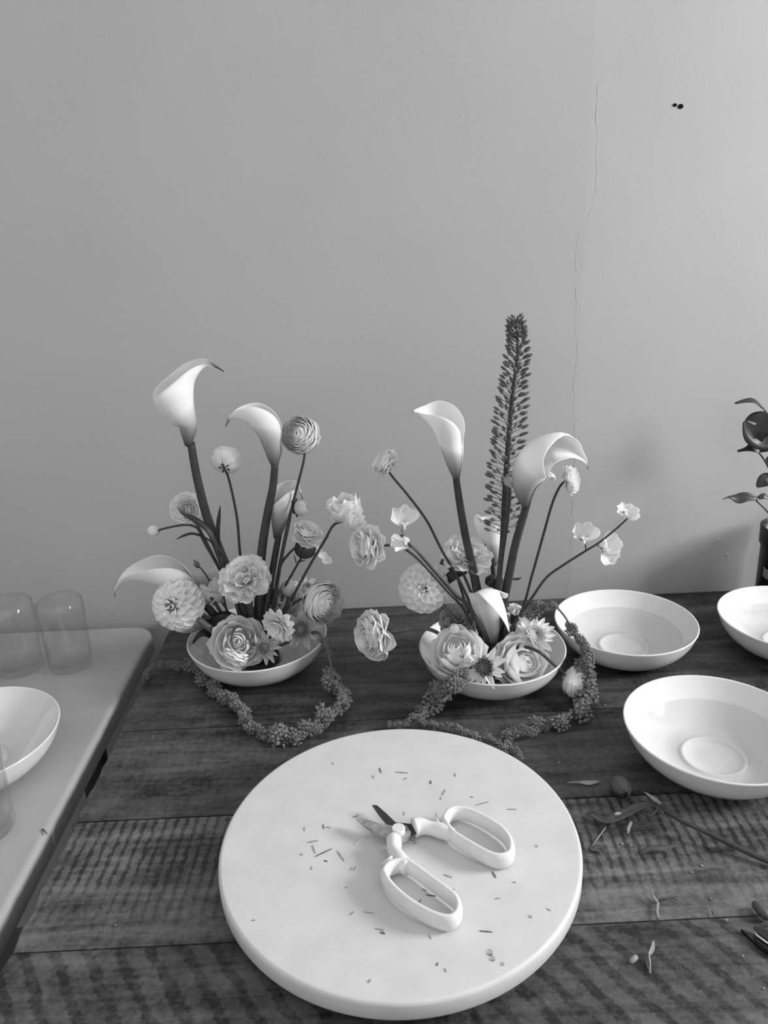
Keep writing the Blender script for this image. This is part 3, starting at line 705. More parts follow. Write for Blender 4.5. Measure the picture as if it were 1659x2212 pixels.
ran('A', 'large full white ranunculus overhanging the bowl rim on a hooked stem', 700, 1302, -.01, 92, (.55, -.05, .85), [(660, 1292), (640, 1300), (622, 1320), (600, 1370)], 25)
ran('A', 'white many-petalled ranunculus lying low over the bowl, sepals upward', 600, 1352, -.045, 84, (-.30, -.35, .55), [(612, 1338), (628, 1312), (622, 1305), (600, 1375)], 26, opn='daisy')
t, M = ran('A', 'drooping ranunculus hanging face down from a hooked stem over the rose', 508, 1420, -.10, 62, (-.25, -.80, .35), [(501, 1385), (504, 1362), (516, 1352), (528, 1360), (545, 1392)], 27, opn=True, zs=.62, smat=STEM_L, hold=4)
# buds
def bud(key, label, px, py, dY, d, ax, st, seed, mat, sepmat=SEPAL, sz=1.1, sr=(2.2, 3), name='flower_bud', sep=(5, .9, .55, 45), smat=None):
    Y0 = (YA if key == 'A' else YB); t = plant(key, name, label, 'flower bud')
    M = headM(px, py, Y0 + dY, d, ax, seed, sz)
    budball(t, M, seed, mat)
    if sep: sepals(t, M, sep[0], sep[1], sep[2], sep[3], sepmat, -1.0, seed, .6)
    C = M.translation; back = C - cdir(*ax) * (d * .5 * sz * mpp(C)); base = MW[t].translation
    P = [at_y(x, y, Y0 + dY + (base.y - Y0 - dY) * (i + 1) / (len(st) + 1.5)) for i, (x, y) in enumerate(st)]
    P = [Vector(p) for p in crv([back] + P + [base], 26)]; s = mpp(C)
    wpart('stem', tube(P, [(sr[0] + (sr[1] - sr[0]) * i / 25) * s for i in range(26)], 8), smat or STEM, t)
    return t, M
bud('A', 'tiny round white bud at the end of a thin bent stem', 331, 1147, .03, 25, (-1, -.05, .3), [(350, 1143), (395, 1134), (425, 1140), (440, 1170), (475, 1232), (520, 1320)], 31, PETAL_SOFT, sz=1.0, sep=(3, .6, .4, 30))
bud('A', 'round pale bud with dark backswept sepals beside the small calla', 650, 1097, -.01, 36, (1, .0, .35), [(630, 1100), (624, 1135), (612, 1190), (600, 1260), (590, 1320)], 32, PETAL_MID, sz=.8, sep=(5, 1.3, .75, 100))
t, M = bud('A', 'dark carnation bud with thin forked bracts under the tilted ranunculus', 660, 1184, .012, 46, (.35, .85, .1), [(646, 1213), (632, 1238), (616, 1268), (600, 1320)], 33, plain('dark_bud', .045, .5), sz=1.0, sep=None)
leaf(t, [(640, 1216), (637, 1205), (636, 1198)], YA + .01, [3, 3, 1], STEM_L); leaf(t, [(642, 1217), (652, 1212), (660, 1210)], YA + .01, [3, 3, 1], STEM)
for k, (a, b) in enumerate(((.25, .1), (.45, -.3), (.6, .2))):
    C = at_y(690 + k * 6 - 4, 1190 + k * 14 - 12, YA + .02)
    inst('petal', cached('lisp', lambda: blade(1, .8, .4, .4, .8, .06, 0, 4), PETAL), t, frame(C, cdir(.4 - .2 * k, .5, .8), 2.6 + k * .7, 26 * mpp(C)))
t, M = bud('A', 'pale bud held in tall dark sepals behind the low rose', 622, 1272, .02, 30, (0, 1, .15), [(620, 1300), (600, 1350)], 34, PETAL_MID, LEAF, sz=1.2, sep=(5, 2.0, .8, 14))
t, M = bud('A', 'wispy closed green bud above the ruffled lisianthus', 425, 1219, .03, 11, (-.5, .85, .1), [(434, 1228), (450, 1250), (500, 1330)], 35, BUDM, SEPAL, sz=1.5, sr=(1.4, 2.2), sep=(5, 2.6, .5, 14))
# big heads
def head_on_stem(key, name, cat, label, px, py, dY, d, ax, st, builder, seed, sr=(3.2, 4.2), smat=None, sz=1.0, back=.6, **kw):
    Y0 = (YA if key == 'A' else YB); t = plant(key, name, label, cat)
    M = headM(px, py, Y0 + dY, d, ax, seed, sz); builder(t, M, seed, **kw)
    C = M.translation; b = C - cdir(*ax) * (d * .5 * sz * back * mpp(C)); base = MW[t].translation
    P = [at_y(x, y, Y0 + dY + (base.y - Y0 - dY) * (i + 1) / (len(st) + 1.5)) for i, (x, y) in enumerate(st)]
    P = [Vector(p) for p in crv([b] + P + [base], 26)]; s = mpp(C)
    wpart('stem', tube(P, [(sr[0] + (sr[1] - sr[0]) * i / 25) * s for i in range(26)], 8), smat or STEM, t)
    return t, M
t, M = head_on_stem('A', 'carnation', 'carnation', 'large pale carnation with ragged petals in the middle of the stems', 528, 1248, -.03, 112, (-.05, .62, .78), [(535, 1300), (548, 1350)], carnation, 41, mat=PETAL_SOFT, sz=.8, back=.5)
calyx(t, M, .24, .6, -1.0)
t, M = head_on_stem('A', 'lisianthus', 'lisianthus', 'ruffled pale lisianthus between the dahlia and the large carnation', 452, 1268, .02, 74, (-.25, .75, .6), [(470, 1310), (500, 1350)], lisianthus, 42, mat=PETAL_SOFT, back=.9)
t, M = head_on_stem('A', 'dahlia', 'dahlia', 'white ball dahlia leaning out towards the pale table', 383, 1306, -.02, 106, (-.28, .05, .96), [(430, 1322), (462, 1350), (492, 1378)], dahlia, 43, sr=(5, 5.5), back=.6)
t, M = head_on_stem('A', 'rose', 'rose', 'pale open rose low in the bowl behind the drooping ranunculus', 513, 1388, -.045, 100, (.12, .25, .95), [(535, 1402)], rose, 44, mat=PETAL_SOFT, back=.8)
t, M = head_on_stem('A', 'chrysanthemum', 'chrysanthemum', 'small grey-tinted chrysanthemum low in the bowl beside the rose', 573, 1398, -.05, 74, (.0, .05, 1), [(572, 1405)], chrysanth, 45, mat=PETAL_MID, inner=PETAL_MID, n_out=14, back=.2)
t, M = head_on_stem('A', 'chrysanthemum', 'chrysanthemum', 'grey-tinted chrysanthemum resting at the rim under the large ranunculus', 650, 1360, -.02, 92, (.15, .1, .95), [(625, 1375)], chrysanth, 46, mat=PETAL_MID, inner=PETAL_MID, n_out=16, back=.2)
t, M = head_on_stem('A', 'rose', 'rose', 'pale half-hidden rose behind the upright stems of the dahlia bowl', 608, 1298, .03, 84, (.1, .5, .8), [(595, 1340)], rose, 47, mat=PETAL_SOFT, back=.8)
t, M = head_on_stem('A', 'chrysanthemum', 'chrysanthemum', 'white chrysanthemum peeping out behind the large hooked-stem ranunculus', 664, 1272, .05, 62, (.1, .4, .9), [(640, 1320)], chrysanth, 48, mat=PETAL_SOFT, n_out=14, back=.2)
t, M = head_on_stem('A', 'lisianthus', 'lisianthus', 'white lisianthus with two torn blooms on a dark arching stem', 742, 1096, .01, 62, (-.25, .85, .4), [(722, 1133), (700, 1170), (670, 1220), (640, 1275), (600, 1350)], lisianthus, 49, sr=(2.6, 3.4), back=1.1)
lisianthus(t, headM(764, 1118, YA, 46, (.8, .35, .5), 2), 50)
leaf(t, [(700, 1166), (706, 1162), (710, 1157)], YA, [2, 4, 1], STEM)
# leaves of the first bowl
t = plant('A', 'leafy_sprig', 'leafy stem with slim dark leaves beside the tallest calla', 'leaf')
stem(t, 'A', [(462, 1165), (478, 1210), (505, 1290), (530, 1360)], 1.10, 2.5, 3.5)
leaf(t, [(476, 1200), (452, 1150), (420, 1124), (398, 1112), (384, 1096)], 1.095, [5, 15, 15, 8, 1], LEAF, (.3, .6, .7))
leaf(t, [(472, 1190), (452, 1168), (420, 1154), (398, 1158), (382, 1165)], 1.095, [3, 4, 7, 9, 1], LEAF, (.1, .8, .5))
leaf(t, [(474, 1185), (471, 1150), (473, 1120), (476, 1092)], 1.11, [5, 9, 8, 1], LEAF)
t = plant('A', 'leafy_sprig', 'broad dark leaf dipping into the bowl beside the dahlia stem', 'leaf')
leaf(t, [(540, 1380), (505, 1345), (470, 1340), (440, 1362)], 1.09, [8, 34, 34, 6], LEAF, (0, .8, .6)); leaf(t, [(535, 1385), (470, 1378), (440, 1368), (415, 1392)], 1.10, [8, 22, 24, 4], LEAF, (0, .8, .6))
t = plant('A', 'leafy_sprig', 'dark rose leaf between the upright stems of the dahlia bowl', 'leaf')
leaf(t, [(560, 1375), (570, 1330), (580, 1300), (600, 1272)], 1.125, [8, 44, 46, 6], LEAF, (0, .3, .9)); leaf(t, [(556, 1380), (535, 1330), (520, 1300)], 1.125, [6, 10, 3], LEAF)
for k, (pp, r) in enumerate((([(455, 1288), (478, 1325), (502, 1372)], 3.6), ([(478, 1260), (490, 1320), (512, 1370)], 2.6), ([(540, 1290), (545, 1330), (552, 1380)], 4.5), ([(520, 1280), (528, 1330), (540, 1380)], 5))):
    t = plant('A', 'flower_stalk', 'plain green stem end among the flowers nearest the pale table', 'stem', 'stem ends in the dahlia bowl')
    stem(t, 'A', pp, 1.10, r, r)

# ---- arrangement in the bowl with the foxtail (B) ------------------
t = plant('B', 'calla_lily', 'white calla lily with upright funnel and tip pointing away from the foxtail', 'calla lily')
stem(t, 'B', [(984, 1022), (992, 1080), (1006, 1160), (1022, 1230), (1034, 1290)], 1.02, 7.5, 11)
calla(t, [(982, 1036, 6, 3.35), (973, 1018, 13, 3.35), (962, 990, 20, 3.3), (952, 960, 25, 3.0), (941, 930, 31, 2.5), (925, 908, 27, 2.1), (908, 895, 13, 1.8), (899, 890, 5, 1.5), (891, 890, .8, 1.2)], 1.02, (.78, .3, .55), .26, .93, 6)
t = plant('B', 'calla_lily', 'wide arching white calla lily beside the foxtail, tail curling over a ranunculus', 'calla lily')
stem(t, 'B', [(1140, 1080), (1132, 1110), (1112, 1180), (1098, 1250), (1085, 1310)], .995, 8, 11)
calla(t, [(1132, 1094, 8, 3.35), (1121, 1068, 20, 3.35), (1113, 1032, 34, 3.2), (1119, 992, 43, 2.8), (1146, 962, 44, 2.3), (1186, 953, 36, 2.0), (1224, 965, 22, 1.8), (1250, 983, 9, 1.6), (1264, 997, 3.5, 1.5), (1270, 1013, .8, 1.2)], .99, (.7, -.45, .55), .26, .90, 7, .10, .04)
t = plant('B', 'calla_lily', 'half-hidden white calla lily behind the carnation and the foxtail florets', 'calla lily')
stem(t, 'B', [(1064, 1212), (1068, 1240), (1072, 1290)], 1.08, 6.5, 8)
calla(t, [(1060, 1220, 7, 3.3), (1052, 1192, 15, 3.3), (1040, 1162, 22, 3.0), (1028, 1138, 27, 2.5), (1024, 1120, 18, 2.0), (1032, 1108, 3, 1.4)], 1.08, (.85, .2, .45), .28, .97, 8)
t = plant('B', 'calla_lily', 'white calla lily facing out low in the bowl among roses', 'calla lily')
stem(t, 'B', [(1067, 1392), (1067, 1402)], 1.018, 8, 8)
calla(t, [(1068, 1394, 8, 3.35, 0), (1065, 1370, 17, 3.3, -.004), (1060, 1340, 25, 2.9, -.008), (1056, 1308, 33, 2.1, -.010), (1059, 1286, 38, 1.25, -.012, .2), (1064, 1272, 40, 1.05, -.020, -.7), (1074, 1284, 40, .92, -.030, -.8), (1088, 1322, 28, .62, -.036, -.6), (1101, 1368, 4, .3, -.039, 0)], 1.015, (0, .05, -1), .20, .995, 9, .03, .02, 0, True)
# foxtail lily
t = plant('B', 'foxtail_lily', 'tall dark foxtail lily spike with rows of small buds', 'foxtail lily')
axp = [(1115, 692), (1118, 760), (1112, 815), (1106, 860), (1100, 930), (1095, 1000), (1091, 1060), (1088, 1120), (1084, 1190), (1076, 1270), (1070, 1330)]
YF = 1.045
AX = [at_y(x, y, YF) for x, y in axp]; sF = mpp(AX[5])
S = [Vector(p) for p in crv(AX + [MW[t].translation], 60)]
wpart('stem', tube(S, [(2.2 + 4.2 * min(1, i / 30)) * sF for i in range(60)], 8), STEM, t)
hw = [(690, 12), (704, 21), (735, 24), (760, 29), (800, 31), (850, 36), (900, 40), (1000, 43), (1080, 48), (1150, 46)]
def hwf(y):
    for (a, p), (b, q) in zip(hw, hw[1:]):
        if a <= y <= b: return p + (q - p) * (y - a) / (b - a)
    return 44
fl_me = mk('floret', lathe([(.03, 0), (.14, .12), (.20, .42), (.17, .72), (.06, .96), (.005, 1)], 8), FLORET)
fo_me = mk('open_floret', join(*[([R4('Z', k * PI / 3) @ R4('X', .9) @ v for v in blade(.8, .3, .3, .3, .8, 0, 0, 1, 4, 2)[0]], blade(.8, .3, .3, .3, .8, 0, 0, 1, 4, 2)[1]) for k in range(6)]), FLORET_O)
pd_me = mk('pedicel', lathe([(.06, 0), (.045, 1)], 5), FLORET)
for k in range(60):
    z_ = 1 - 1.75 * (k + .5) / 60; a = k * 2.39996; q_ = math.sqrt(max(0, 1 - z_ * z_)); C0 = at_y(1116, 716, YF)
    d = (XC * q_ * math.cos(a) + ZC * q_ * math.sin(a) + YC * z_).normalized()
    C = C0 + (XC * q_ * math.cos(a) + ZC * q_ * math.sin(a)) * 13 * sF + YC * z_ * 15 * sF
    inst('floret', fl_me, t, frame(C, (d + YC * .5).normalized(), a, 12 * sF))
line = crv(axp, 400); rnd = random.Random(8); NFL = 225
for k in range(NFL):
    f = (k + .5) / NFL; y = 692 + (1156 - 692) * f ** 1.06
    q = min(line, key=lambda p: abs(p[1] - y)); O = at_y(q[0], q[1], YF); i = line.index(q)
    T = (at_y(*line[max(i - 4, 0)], YF) - at_y(*line[min(i + 4, 399)], YF)).normalized()
    a = k * 2.39996 + rnd.uniform(-.2, .2); R = hwf(y) * sF * rnd.uniform(.9, 1.06)
    e1 = T.orthogonal().normalized(); e1 = (XC - T * XC.dot(T)).normalized(); e2 = T.cross(e1)
    rad_ = e1 * math.cos(a) + e2 * math.sin(a)
    lift = .95 if y < 735 else .42 + .25 * (1 - f) + rnd.uniform(-.1, .1)
    d = (rad_ + T * lift).normalized(); tipL = R / max(.5, math.sqrt(1 - d.dot(T) ** 2))
    bl_ = (18 if y > 730 else 13) * sF * rnd.uniform(.85, 1.1); bl_ = min(bl_, tipL * .8)
    pl = max(tipL - bl_, .0005)
    opened = y > 1105 and rnd.random() < .38
    C = O + d * pl
    o = inst('floret', fo_me if opened else fl_me, t, frame(C, d, rnd.uniform(0, 6), bl_))
    inst('pedicel', pd_me, o, frame(O, d, 0, bl_ * .8, pl))
# ranunculus of the foxtail bowl
ran('B', 'white ranunculus seen side-on at the end of a long leaning stem', 829, 998, .0, 66, (-.72, .45, .35), [(842, 1022), (880, 1068), (922, 1125), (955, 1190), (1000, 1270)], 61, opn=True, sz=1.5)
ran('B', 'white ranunculus in profile under the curling calla tail', 1236, 1036, -.03, 66, (.85, .15, .35), [(1210, 1050), (1194, 1085), (1178, 1140), (1150, 1240), (1122, 1330)], 62, opn=True, sz=1.4)
ran('B', 'large white ranunculus in profile hanging between the two arrangements', 788, 1180, .0, 96, (-.70, .0, .55), [(835, 1178), (862, 1180), (900, 1205), (960, 1270), (1010, 1330)], 63, opn=True, sz=1.5)
ran('B', 'large white ranunculus hanging low over the table between the bowls', 803, 1372, -.02, 116, (-.80, -.12, .50), [(855, 1364), (900, 1357), (935, 1362), (975, 1385)], 64, opn=True, sz=1.35, smat=STEM_L, sr=(4, 4.5))
ran('B', 'tight round ranunculus hanging outside the bowl in front of the amaranth', 1250, 1476, -.065, 72, (.50, -.06, .86), [(1215, 1452), (1185, 1425), (1160, 1406), (1120, 1400)], 65, sr=(3.4, 3.8), smat=STEM, hold=3)
ran('B', 'small pale seed-like bloom on a straight stem before the foxtail', 1104, 1038, -.03, 32, (.3, .45, .8), [(1101, 1065), (1096, 1120), (1086, 1190), (1076, 1250), (1072, 1320)], 66, mat=PETAL_MID, sr=(4, 5), smat=STEM, name='flower_bud', cat='flower bud')
bud('B', 'dark round glossy bud above the calla that faces out', 1061, 1255, -.005, 27, (-.4, .3, .85), [(1072, 1270), (1078, 1310)], 67, plain('dark_glossy_bud', .035, .3), sz=1.0, sep=(5, .8, .6, 60))
# sweet peas
SP_ST = [cached(('sps', k), lambda: blade(1, 1.35, .25, .5, 1, .07, 0, k, 9, 12, .2, .14), PETAL_SOFT) for k in (1, 2)]
SP_W = cached('spw', lambda: blade(.8, .55, .7, .7, .8, .05, 0, 3, 7, 6, .2), PETAL)
def sweetpea(t, px, py, Y, d, up, face, seed):
    C = at_y(px, py, Y); s = d * mpp(C); r_ = random.Random(seed)
    u = cdir(*up); n_ = cdir(*face); x = u.cross(n_).normalized(); n_ = x.cross(u).normalized()
    Mx = Matrix((x, u, n_)).transposed().to_4x4(); Mx = Matrix.Translation(C) @ Mx @ Matrix.Scale(s, 4)
    inst('standard_petal', SP_ST[0], t, Mx @ R4('Y', .15) @ R4('X', .15) @ R4('Z', .32) @ Matrix.Diagonal((.75, 1, 1, 1)))
    inst('standard_petal', SP_ST[1], t, Mx @ R4('Y', -.15) @ R4('X', .1) @ R4('Z', -.38) @ Matrix.Diagonal((.75, 1, 1, 1)))
    for k in (-1, 1):
        inst('wing_petal', SP_W, t, Mx @ Matrix.Translation((0, 0, .08)) @ R4('X', 1.0) @ R4('Y', k * .9) @ R4('Z', k * .3) @ Matrix.Scale(.75, 4))
    sepals(t, Mx @ R4('X', -PI / 2), 5, .28, .12, 60, SEPAL, -.02, seed, .4)
    return C
t = plant('B', 'sweet_pea', 'sweet pea stem with three blooms arching over the water bowl', 'sweet pea')
st = [(1356, 1118), (1345, 1130), (1300, 1168), (1262, 1192), (1215, 1222), (1180, 1248), (1150, 1290), (1122, 1330)]
stem(t, 'B', st, 1.0, 1.8, 3.4, n=30, Yb=1.02)
sweetpea(t, 1354, 1120, 1.0, 34, (.75, .6, .1), (-.5, .3, .8), 1); sweetpea(t, 1348, 1108, .998, 26, (-.85, .4, .1), (.3, .3, .9), 2)
C1 = sweetpea(t, 1262, 1168, 1.0, 46, (.15, 1, 0), (-.25, .1, 1), 3); sweetpea(t, 1256, 1166, 1.0, 26, (-.9, .5, 0), (.2, .5, .8), 4)
sweetpea(t, 1300, 1185, 1.0, 46, (1, .12, 0), (0, .6, .8), 5); sweetpea(t, 1302, 1190, .998, 38, (.6, -.8, 0), (.2, .2, 1), 6)
for a, b in (((1262, 1168), (1266, 1190)), ((1300, 1185), (1288, 1176))):
    wpart('pedicel', tube([at_y(*a, 1.0), at_y((a[0] + b[0]) / 2 + 1, (a[1] + b[1]) / 2, 1.001), at_y(*b, 1.003)], .0011, 6), STEM_L, t)
t = plant('B', 'sweet_pea', 'sweet pea stem with two blooms crossing in front of a dahlia', 'sweet pea')
stem(t, 'B', [(866, 1156), (885, 1175), (905, 1195), (940, 1235), (985, 1285), (1018, 1318)], .985, 2.2, 5.5, n=30, Yb=1.01)
sweetpea(t, 870, 1136, .985, 50, (-.05, 1, 0), (.15, .1, 1), 7); sweetpea(t, 880, 1176, .985, 40, (-.9, -.35, .1), (-.1, .6, .7), 8)
wpart('pedicel', tube([at_y(869, 1136, .985), at_y(868, 1148, .985), at_y(874, 1163, .986)], .0009, 6), STEM_L, t)
wpart('pedicel', tube([at_y(880, 1177, .985), at_y(892, 1184, .985), at_y(905, 1196, .987)], .0013, 6), STEM, t)
leaf(t, [(875, 1163), (868, 1159), (864, 1155)], .985, [2, 3, 1], STEM)
# other heads
t, M = head_on_stem('B', 'carnation', 'carnation', 'white ragged carnation crossed by an upright calla stem', 1008, 1196, .02, 108, (.1, .82, .55), [(1015, 1235), (1035, 1290)], carnation, 71, mat=PETAL, sz=.62, back=.5)
calyx(t, M, .24, .85, -1.2)
leaf(t, [(1012, 1232), (985, 1228), (965, 1215), (950, 1218)], YB + .035, [8, 30, 26, 3], LEAF, (0, .5, .8)); leaf(t, [(1010, 1235), (985, 1240), (968, 1252), (955, 1270)], YB + .03, [8, 22, 20, 3], LEAF, (0, .3, .9))
t, M = head_on_stem('B', 'dahlia', 'dahlia', 'white ball dahlia crossed by the sweet pea stem with two blooms', 915, 1270, .015, 102, (-.15, .12, .97), [(955, 1306), (985, 1342)], dahlia, 72, mat=PETAL_SOFT, sr=(4.2, 4.5), back=.6, smat=STEM_L)
t, M = head_on_stem('B', 'rose', 'rose', 'white open rose with spiral heart beside the low calla', 988, 1410, -.05, 102, (-.12, .60, .75), [(1020, 1420)], rose, 73, back=.8)
t, M = head_on_stem('B', 'rose', 'rose', 'full white rose lying at the bowl rim beside the front chrysanthemum', 1126, 1432, -.055, 104, (.35, .25, .9), [(1100, 1430)], rose, 74, back=.8)
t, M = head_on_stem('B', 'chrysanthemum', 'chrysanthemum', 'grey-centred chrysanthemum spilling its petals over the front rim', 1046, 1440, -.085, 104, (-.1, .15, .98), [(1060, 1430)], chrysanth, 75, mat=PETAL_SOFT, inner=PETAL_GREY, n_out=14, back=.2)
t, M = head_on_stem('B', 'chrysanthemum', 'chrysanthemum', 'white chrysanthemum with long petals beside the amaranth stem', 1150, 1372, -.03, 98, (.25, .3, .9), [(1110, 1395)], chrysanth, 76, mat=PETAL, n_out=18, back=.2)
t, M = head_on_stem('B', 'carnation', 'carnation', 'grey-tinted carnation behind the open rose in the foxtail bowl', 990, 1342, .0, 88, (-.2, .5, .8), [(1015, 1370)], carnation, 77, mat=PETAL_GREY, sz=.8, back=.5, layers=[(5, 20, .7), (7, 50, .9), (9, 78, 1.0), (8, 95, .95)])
bud('B', 'small glossy white bud in front of the grey-tinted carnation', 981, 1358, -.035, 20, (-.1, .7, .6), [(990, 1385), (1020, 1410)], 78, PETAL, sz=1.2, sep=None)
t, M = head_on_stem('B', 'carnation', 'carnation', 'small half-open white carnation behind the low calla', 1112, 1322, .01, 50, (.1, .9, .3), [(1105, 1370)], carnation, 79, mat=PETAL, sz=1.0, back=.5, layers=[(6, 8, .8), (8, 24, .95), (9, 42, 1.0)])
calyx(t, M, .35, .9, -1.1)
t = plant('B', 'leafy_sprig', 'slim dark leaf beside the upright stems of the foxtail bowl', 'leaf')
stem(t, 'B', [(1086, 1250), (1078, 1310)], 1.06, 2, 2.5)
leaf(t, [(1092, 1254), (1105, 1251), (1118, 1251), (1127, 1247)], 1.055, [3, 5, 5, 1], LEAF)
for k, (pp, r) in enumerate((([(982, 1232), (1000, 1285), (1022, 1345)], 2.4), ([(1000, 1238), (1022, 1290), (1040, 1340)], 3), ([(1022, 1300), (1035, 1360), (1045, 1400)], 4), ([(1085, 1340), (1080, 1380), (1075, 1405)], 6), ([(1096, 1330), (1090, 1370), (1085, 1400)], 6))):
    t = plant('B', 'flower_stalk', 'plain green stem end among the flowers around the foxtail', 'stem', 'stem ends in the foxtail bowl')
    stem(t, 'B', pp, 1.035, r, r)

# ------------------------------------------------------------------ amaranth tassels
def clump_mesh(seed):
    r_ = random.Random(seed); parts = []
    for k in range(58):
        z = 1 - 2 * (k + .5) / 58; a = k * 2.39996; q = math.sqrt(1 - z * z); d = Vector((q * math.cos(a), q * math.sin(a), z))
        b = .62 + .26 * math.sin(3 * d.x + seed) * math.cos(4 * d.y) + r_.uniform(-.1, .12); s_ = r_.uniform(.14, .23)
        c = d * b; parts.append(([c + Vector(v) * s_ for v in ((1, 0, 0), (-1, 0, 0), (0, 1, 0), (0, -1, 0), (0, 0, 1), (0, 0, -1))] , [(0, 2, 4), (2, 1, 4), (1, 3, 4), (3, 0, 4), (2, 0, 5), (1, 2, 5), (3, 1, 5), (0, 3, 5)]))
        for e in range(2):
            w = (d + Vector((r_.uniform(-.7, .7), r_.uniform(-.7, .7), r_.uniform(-.7, .7)))).normalized(); o1 = w.orthogonal().normalized() * .045; o2 = w.cross(o1)
            tp = c + w * (s_ + r_.uniform(.05, .16)); parts.append(([c + o1, c - o1 + o2, c - o1 - o2, tp], [(0, 1, 3), (1, 2, 3), (2, 0, 3)]))
    parts.append(([Vector(v) * .6 for v in ((1, 0, 0), (-1, 0, 0), (0, 1, 0), (0, -1, 0), (0, 0, 1), (0, 0, -1))], [(0, 2, 4), (2, 1, 4), (1, 3, 4), (3, 0, 4), (2, 0, 5), (1, 2, 5), (3, 1, 5), (0, 3, 5)]))
    return mk('bloom_cluster', join(*parts), AMAR, False)
CL = [clump_mesh(k) for k in range(4)]
def amaranth(label, path, clumps, t0=None, r=(2.6, 1.2), seed=1):
    """path items (x, y, Y or None for lying on the table); clumps (from, to, size px a, b, step) as fractions of the path"""
    P = []
    for x, y, Y in path: P.append(at_z(x, y, .0105) if Y is None else at_y(x, y, Y))
    t = t0 or thing('amaranth', label, 'amaranth', P[-1])
    n = 160; S = [Vector(p) for p in crv(P, n)]; s = mpp(S[n // 2])
    wpart('stem', tube(S, [(r[0] + (r[1] - r[0]) * i / (n - 1)) * s for i in range(n)], 7), STEM_L, t)
    L = [0.0]
    for a, b in zip(S, S[1:]): L.append(L[-1] + (b - a).length)
    r_ = random.Random(seed)
    for fa, fb, sa, sb, step in clumps:
        d = fa * L[-1]
        while d < fb * L[-1]:
            f = (d - fa * L[-1]) / max(1e-6, (fb - fa) * L[-1]); sz = (sa + (sb - sa) * f) * s * .56 * r_.uniform(.62, 1.4)
            i = min(range(n), key=lambda q: abs(L[q] - d)); T = (S[min(i + 1, n - 1)] - S[max(i - 1, 0)]).normalized()
            off = T.orthogonal().normalized(); off = (Matrix.Rotation(r_.uniform(0, 6.28), 3, T) @ off) * sz * .35
            C = S[i] + off
            lowest = TZ + sz * .80
            if C.z < lowest: C.z = lowest
            M = frame(C, T, r_.uniform(0, 6.28), sz, sz * r_.uniform(.85, 1.25))
            inst('bloom_cluster', CL[r_.randrange(4)], t, M)
            d += step * 1.25 * sz * 2
    return t
tA = plant('A', 'amaranth', 'amaranth tassel looping over the table in front of the dahlia bowl', 'amaranth')
bA = MW[tA].translation
pA = [(690, 1368, 1.075), (704, 1395, 1.055), (714, 1432, 1.035), (719, 1460, 1.015), (728, 1490, None), (742, 1520, None), (718, 1552, None), (690, 1568, None), (650, 1585, None), (612, 1590, None), (578, 1590, None), (552, 1572, None), (528, 1545, None), (510, 1515, None), (478, 1498, None), (450, 1478, None), (432, 1452, None), (398, 1438, None), (360, 1437, None), (326, 1448, None), (306, 1472, None)]
amaranth('', pA, [(.02, .06, 26, 20, .7), (.115, .20, 42, 50, .42), (.21, .27, 48, 44, .42), (.30, .42, 56, 46, .40), (.44, .56, 20, 28, .5), (.56, .66, 32, 34, .42), (.66, .86, 32, 28, .42), (.86, .99, 26, 14, .5)], tA, (3.0, 1.4), 4)
wpart('stem', tube([Vector(p) for p in crv([at_y(690, 1368, 1.075), at_y(660, 1372, 1.085), bA], 12)], .0024, 7), STEM_L, tA)
tB = plant('B', 'amaranth', 'amaranth tassel hanging beside the water bowl and along the table', 'amaranth')
bB = MW[tB].translation
pB = [(1112, 1345, 1.02), (1140, 1322, 1.01), (1165, 1310, 1.0), (1195, 1308, .995), (1215, 1325, .99), (1232, 1350, .985), (1250, 1375, .98), (1262, 1400, .975), (1266, 1440, .97), (1274, 1480, .962), (1272, 1512, .955), (1258, 1530, None), (1225, 1548, None), (1180, 1565, None), (1130, 1583, None), (1092, 1593, None)]
amaranth('', pB, [(.09, .18, 30, 26, .42), (.175, .20, 20, 16, .5), (.30, .56, 26, 36, .40), (.56, .66, 34, 42, .42), (.66, .99, 34, 26, .42)], tB, (2.8, 1.2), 5)
wpart('stem', tube([Vector(p) for p in crv([at_y(1112, 1345, 1.02), at_y(1095, 1385, 1.025), bB], 12)], .0022, 7), STEM_L, tB)
tC = plant('B', 'amaranth', 'amaranth tassel dropping over the front rim and trailing behind the turntable', 'amaranth')
bC = MW[tC].translation
pC = [(1000, 1452, .935), (985, 1462, .925), (968, 1485, .92), (948, 1505, None), (925, 1530, None), (908, 1548, None), (880, 1560, None), (838, 1566, None)]
amaranth('', pC, [(.0, .30, 26, 38, .42), (.30, .62, 38, 46, .42), (.62, .99, 34, 16, .45)], tC, (2.6, 1.2), 6)
wpart('stem', tube([Vector(p) for p in crv([at_y(1000, 1452, .935), at_y(1020, 1440, .95), at_y(1035, 1430, .99), bC], 14)], .002, 7), STEM_L, tC)
amaranth('thin amaranth tassel lying along the back edge of the turntable', [(1118, 1634, None), (1092, 1612, None), (1060, 1600, None), (1020, 1592, None), (980, 1580, None), (940, 1572, None), (905, 1560, None)], [(.0, .99, 24, 26, .40)], None, (1.6, 1.4), 7)

